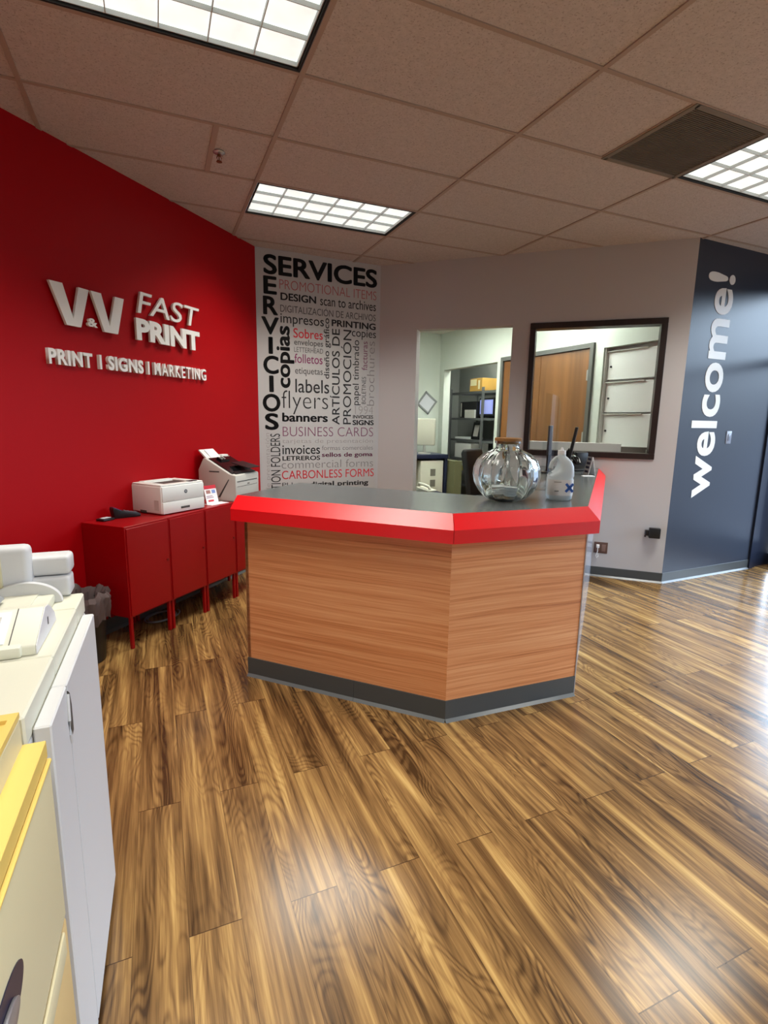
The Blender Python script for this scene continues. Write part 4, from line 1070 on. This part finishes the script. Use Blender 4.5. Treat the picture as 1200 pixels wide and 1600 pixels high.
M_NAVY = mat('navy_laminate', rgb(34, 40, 66), 0.4)
M_BEIGE = mat('beige_case', rgb(206, 204, 188), 0.5)
t = thing('office_desk', 'dark navy desk against the office wall under the tilted picture', 'desk', (0, 0, 0))
b = MB(); b.box(2.35, 3.50, 2.72, 3.32, 0.89, 0.955, bev=0.004); b.build('desktop', M_NAVY, t)
b = MB(); b.box(3.455, 3.50, 2.74, 3.32, 0.0, 0.89); b.build('side_panel', M_NAVY, t, smooth=False)
b = MB(); b.box(2.35, 2.39, 2.74, 3.32, 0.0, 0.89); b.build('side_panel', M_NAVY, t, smooth=False)
t = thing('office_monitor', 'white computer monitor on the navy desk, turned away to the right', 'monitor', (3.20, 2.96, 0.955), math.radians(147))
R_ = Matrix.Translation((0, 0, 0.0)) @ Matrix.Rotation(math.radians(-8), 4, 'X')
b = MB(); b.box(-0.17, 0.17, -0.02, 0.05, 0.14, 0.56, bev=0.02, seg=3, M=R_); b.build('case', M_BEIGE, t)
b = MB(); b.box(-0.155, 0.155, -0.023, -0.02, 0.16, 0.545, M=R_); b.build('screen', M_BLACK_GLOSS, t, smooth=False)
b = MB(); b.cyl((0, 0.03, 0.01), (0, 0.04, 0.24), 0.022); b.lathe([(0.002, 0), (0.10, 0), (0.10, 0.012), (0.03, 0.02), (0.002, 0.02)], 28); b.build('stand', M_PRN_GREY, t)
t = thing('computer_tower', 'beige computer box with a small vent on the floor under the navy desk', 'computer', (3.03, 2.74, 0.0), 0)
b = MB(); b.box(0.0, 0.40, 0.0, 0.45, 0.0, 0.86, bev=0.008); b.build('case', M_BEIGE, t)
b = MB()
for z in (0.45, 0.62): b.box(0.17, 0.26, -0.003, 0.0, z, z+0.11)
b.build('vent', mat('grey_vent_slots', rgb(120, 118, 108), 0.6), t, smooth=False)
b = MB(); b.box(3.52, 3.655, 2.55, 3.36, 0.0, 0.86)
tag(b.build('filing_cabinet', mat('olive_grey_panel', rgb(112, 112, 82), 0.6), smooth=False), 'olive grey side cabinet between the navy desk and closet opening', 'cabinet')
b = MB(); b.box(1.50, 2.20, 0.45, 0.95, 0.71, 0.75); 
t = thing('work_table', 'low white work table behind the reception counter inside the opening', 'table', (0, 0, 0))
b2 = MB(); b2.box(2.0, 2.60, 1.25, 1.75, 0.55, 0.58, bev=0.003); b2.build('tabletop', M_NAVY, t, smooth=False)
for x in (2.03, 2.54):
    for y in (1.28, 1.69):
        b2 = MB(); b2.box(x, x+0.03, y, y+0.03, 0, 0.55); b2.build('leg', M_BLACK, t, smooth=False)
b.bm.free()
t['label'] = 'low dark side table just inside the office opening'
t = thing('office_phone', 'white corded telephone on the low side table in the office', 'telephone', (2.45, 1.44, 0.58), 0.4)
b = MB(); b.prism([(-0.10, 0.0), (-0.10, 0.02), (0.10, 0.06), (0.10, 0.0)], -0.09, 0.09, 'yz', bev=0.004); b.build('body', M_BEIGE, t)
b = MB(); b.tube([(-0.05, -0.10, 0.04), (-0.05, -0.08, 0.07), (-0.05, 0.0, 0.09), (-0.05, 0.08, 0.10), (-0.05, 0.10, 0.075)], 0.018, 10); b.build('handset', M_BEIGE, t)
b = MB(); b.box(-0.14, 0.14, -0.10, 0.10, 0.0, 0.012)
tag(b.build('paper_pile', M_PAPER, smooth=False, loc=(2.15, 1.42, 0.58), rot=(0, 0, 0.3)), 'thin pile of white paper beside the office telephone', 'paper')

# office chair
t = thing('office_chair', 'black high-backed office chair in front of the closet opening', 'chair', (3.16, 1.0, 0), math.radians(28))
b = MB(); b.box(-0.25, 0.25, -0.25, 0.25, 0.46, 0.55, bev=0.03, seg=3); b.build('seat', M_BLACK, t)
b = MB(); b.prism([(0.18, 0.52), (0.25, 0.52), (0.36, 1.08), (0.33, 1.14), (0.28, 1.12)], -0.22, 0.22, 'yz', bev=0.025, seg=3); b.build('backrest', M_BLACK, t)
b = MB(); b.cyl((0, 0, 0.07), (0, 0, 0.46), 0.03); b.build('gas_post', M_BLACK, t)
for k in range(5):
    a = 2*PI*k/5
    b = MB(); b.tube([(0, 0, 0.10), (0.28*math.cos(a), 0.28*math.sin(a), 0.065)], 0.02, 8); lg = b.build('base_leg', M_BLACK, t)
    b = MB(); b.cyl((0.28*math.cos(a)-0.012, 0.28*math.sin(a), 0.028), (0.28*math.cos(a)+0.012, 0.28*math.sin(a), 0.028), 0.028); b.build('caster', M_BLACK, lg)

# closet shelving
M_WIRE = mat('grey_wire_shelf', rgb(120, 122, 124), 0.4, metal=0.6)
def shelf_unit(y0, y1, label, zs):
    t = thing('wire_shelving', label, 'shelving', (0, 0, 0), 0, 'wire shelving in the closet')
    X0, X1 = 4.12, 4.66
    for x in (X0, X1):
        for y in (y0, y1):
            b = MB(); b.cyl((x, y, 0), (x, y, 2.02), 0.014, seg=12); b.build('post', M_WIRE, t)
    for z in zs:
        b = MB()
        b.box(X0, X0+0.012, y0, y1, z-0.035, z); b.box(X1-0.012, X1, y0, y1, z-0.035, z); b.box(X0, X1, y0, y0+0.012, z-0.035, z); b.box(X0, X1, y1-0.012, y1, z-0.035, z)
        for k in range(1, 24):
            x = X0+(X1-X0)*k/24; b.box(x-0.003, x+0.003, y0, y1, z-0.008, z)
        b.build('shelf', M_WIRE, t, smooth=False)
    return t
ZS = (0.40, 0.63, 0.85, 1.17, 1.53, 1.96)
shelf_unit(2.78, 3.74, 'grey wire shelving unit behind the closet opening, under the cardboard box', ZS)
shelf_unit(1.70, 2.74, 'grey wire shelving unit at the right of the closet, partly hidden by the door jamb', ZS)
b = MB(); b.box(0.0, 0.52, -0.36, 0.0, 0.0, 0.205, bev=0.003, seg=1)
t = thing('cardboard_box', 'tan cardboard box with a white label on top of the wire shelving', 'box', (4.13, 3.18, 1.962), 0)
b.build('carton', M_CARDB, t, smooth=False)
b = MB(); b.box(-0.002, 0.0, -0.20, -0.02, 0.09, 0.19); b.box(-0.002, 0.0, -0.30, -0.25, 0.03, 0.17); b.build('label_sheet', mat('pale_yellow_label', rgb(232, 222, 180), 0.6), t, smooth=False)
t = thing('shelf_printer', 'black box-shaped printer on the wire shelf under the cardboard box', 'printer', (4.16, 2.99, 1.531), 0)
b = MB(); b.box(0, 0.44, 0.0, 0.53, 0.0, 0.27, bev=0.01); b.build('body', M_BLACK, t)
b = MB(); b.box(-0.003, 0.0, 0.47, 0.49, 0.02, 0.25); b.build('trim_strip', M_PRN_GREY, t, smooth=False)
b = MB(); b.box(4.125, 4.155, 3.00, 3.30, 1.531, 1.665)
tag(b.build('white_carton', M_PRN_GREY, smooth=False), 'small white carton in front of the black printer on the wire shelf', 'box')
t = thing('shelf_monitor', 'small black monitor with a lit bluish screen on the wire shelf', 'monitor', (4.20, 2.78, 1.531), 0)
b = MB(); b.box(0, 0.05, -0.22, 0.20, 0.03, 0.32, bev=0.008); b.cyl((0.03, 0, 0.005), (0.03, 0, 0.04), 0.03); b.box(-0.02, 0.10, -0.10, 0.10, 0.0, 0.010); b.build('case', M_BLACK, t)
b = MB(); b.box(-0.002, 0.0, -0.19, 0.17, 0.065, 0.29); s_ = b.build('screen', mat('lit_screen', rgb(120, 130, 200), 0.3, emit=(0.32, 0.38, 0.75, 1), emit_s=0.55), t, smooth=False)
b = MB()
for k in range(9):
    b.box(-0.003, -0.002, -0.15, 0.13-0.02*(k % 3), 0.09+k*0.021, 0.096+k*0.021)
b.build('screen_lines', mat('screen_text', rgb(170, 178, 230), 0.3, emit=(0.55, 0.6, 0.9, 1), emit_s=0.5), s_, smooth=False)
t = thing('framed_sheet', 'dark framed sheet leaning upright on the wire shelf below the lit monitor', 'frame', (4.22, 2.98, 1.176), 0)
R_ = Matrix.Rotation(math.radians(10), 4, 'Y')
b = MB(); b.box(0, 0.015, 0.0, 0.24, 0.0, 0.29, M=R_); b.build('frame', M_BLACK, t, smooth=False)
b = MB(); b.box(-0.002, 0.0, 0.05, 0.19, 0.05, 0.24, M=R_); b.build('sheet', mat('dim_sheet', rgb(170, 166, 160), 0.6), t, smooth=False)
rnd2 = random.Random(5)
b = MB(); b.box(-0.15, 0.15, -0.21, 0.21, 0, 0.010)
st = b.build('paper_stack', M_PAPER, smooth=False)
for k in range(3):
    o = st if k == 0 else st.copy()
    if k: COL.objects.link(o)
    o.location = (4.32, 3.44, 1.171+0.0105*k); o.rotation_euler = (0, 0, rnd2.uniform(-0.1, 0.1))
    tag(o, 'sheaf of white paper in the low pile on the wire shelf', 'paper', 'paper sheaves on the wire shelf')
b = MB(); b.box(4.15, 4.50, 3.10, 3.62, 0.851, 1.10, bev=0.004, seg=1)
tag(b.build('white_box', M_PRN, smooth=False), 'wide white box on the lower wire shelf behind the chair', 'box')
t = thing('lidded_box', 'white and yellow low box on the bottom wire shelf', 'box', (4.15, 3.22, 0.631), 0)
b = MB(); b.box(0, 0.35, 0.0, 0.34, 0.0, 0.085); b.build('base', mat('dull_yellow_card', rgb(176, 160, 90), 0.7), t, smooth=False)
b = MB(); b.box(-0.004, 0.354, -0.004, 0.344, 0.085, 0.15); b.build('lid', M_PRN, t, smooth=False)

# white cabinet seen through the window
t = thing('white_wall_cabinet', 'white built-in cabinet of stacked flap doors seen through the brown window', 'cabinet', (EX, 0, 0), 0)
b = MB(); b.box(0.10, 0.14, -0.84, -0.15, 1.24, 2.265); b.box(0.02, 0.10, -0.165, -0.15, 1.24, 2.265); b.box(0.02, 0.10, -0.84, -0.825, 1.24, 2.265); b.build('carcass', M_WHITE, t, smooth=False)
for z0, z1 in ((1.25, 1.585), (1.60, 1.91), (1.935, 2.225)):
    b = MB(); b.box(0.055, 0.075, -0.822, -0.168, z0, z1, bev=0.003, seg=1); d = b.build('flap_door', M_WHITE, t, smooth=False)
    b = MB(); b.box(0.035, 0.055, -0.66, -0.172, z1-0.006, z1+0.004); b.build('lip', M_PRN_GREY, d, smooth=False)
    b = MB(); b.cyl((0.055, -0.215, (z0+z1)/2-0.01), (0.045, -0.215, (z0+z1)/2-0.01), 0.011, seg=14); b.build('knob', M_BLACK, d)
t = thing('office_partition', 'low white partition top just behind the brown window, left part', 'partition', GREY.a, GREY.rz)
b = MB(); b.box(1.50, 2.46, 0.28, 0.32, 0.0, 1.292, bev=0.003, seg=1); b.build('white_board', M_WHITE, t, smooth=False)
b = MB(); b.box(2.462, 2.72, 0.28, 0.32, 0.0, 1.262); b.build('grey_board', mat('taupe_board', rgb(134, 126, 118), 0.6), t, smooth=False)
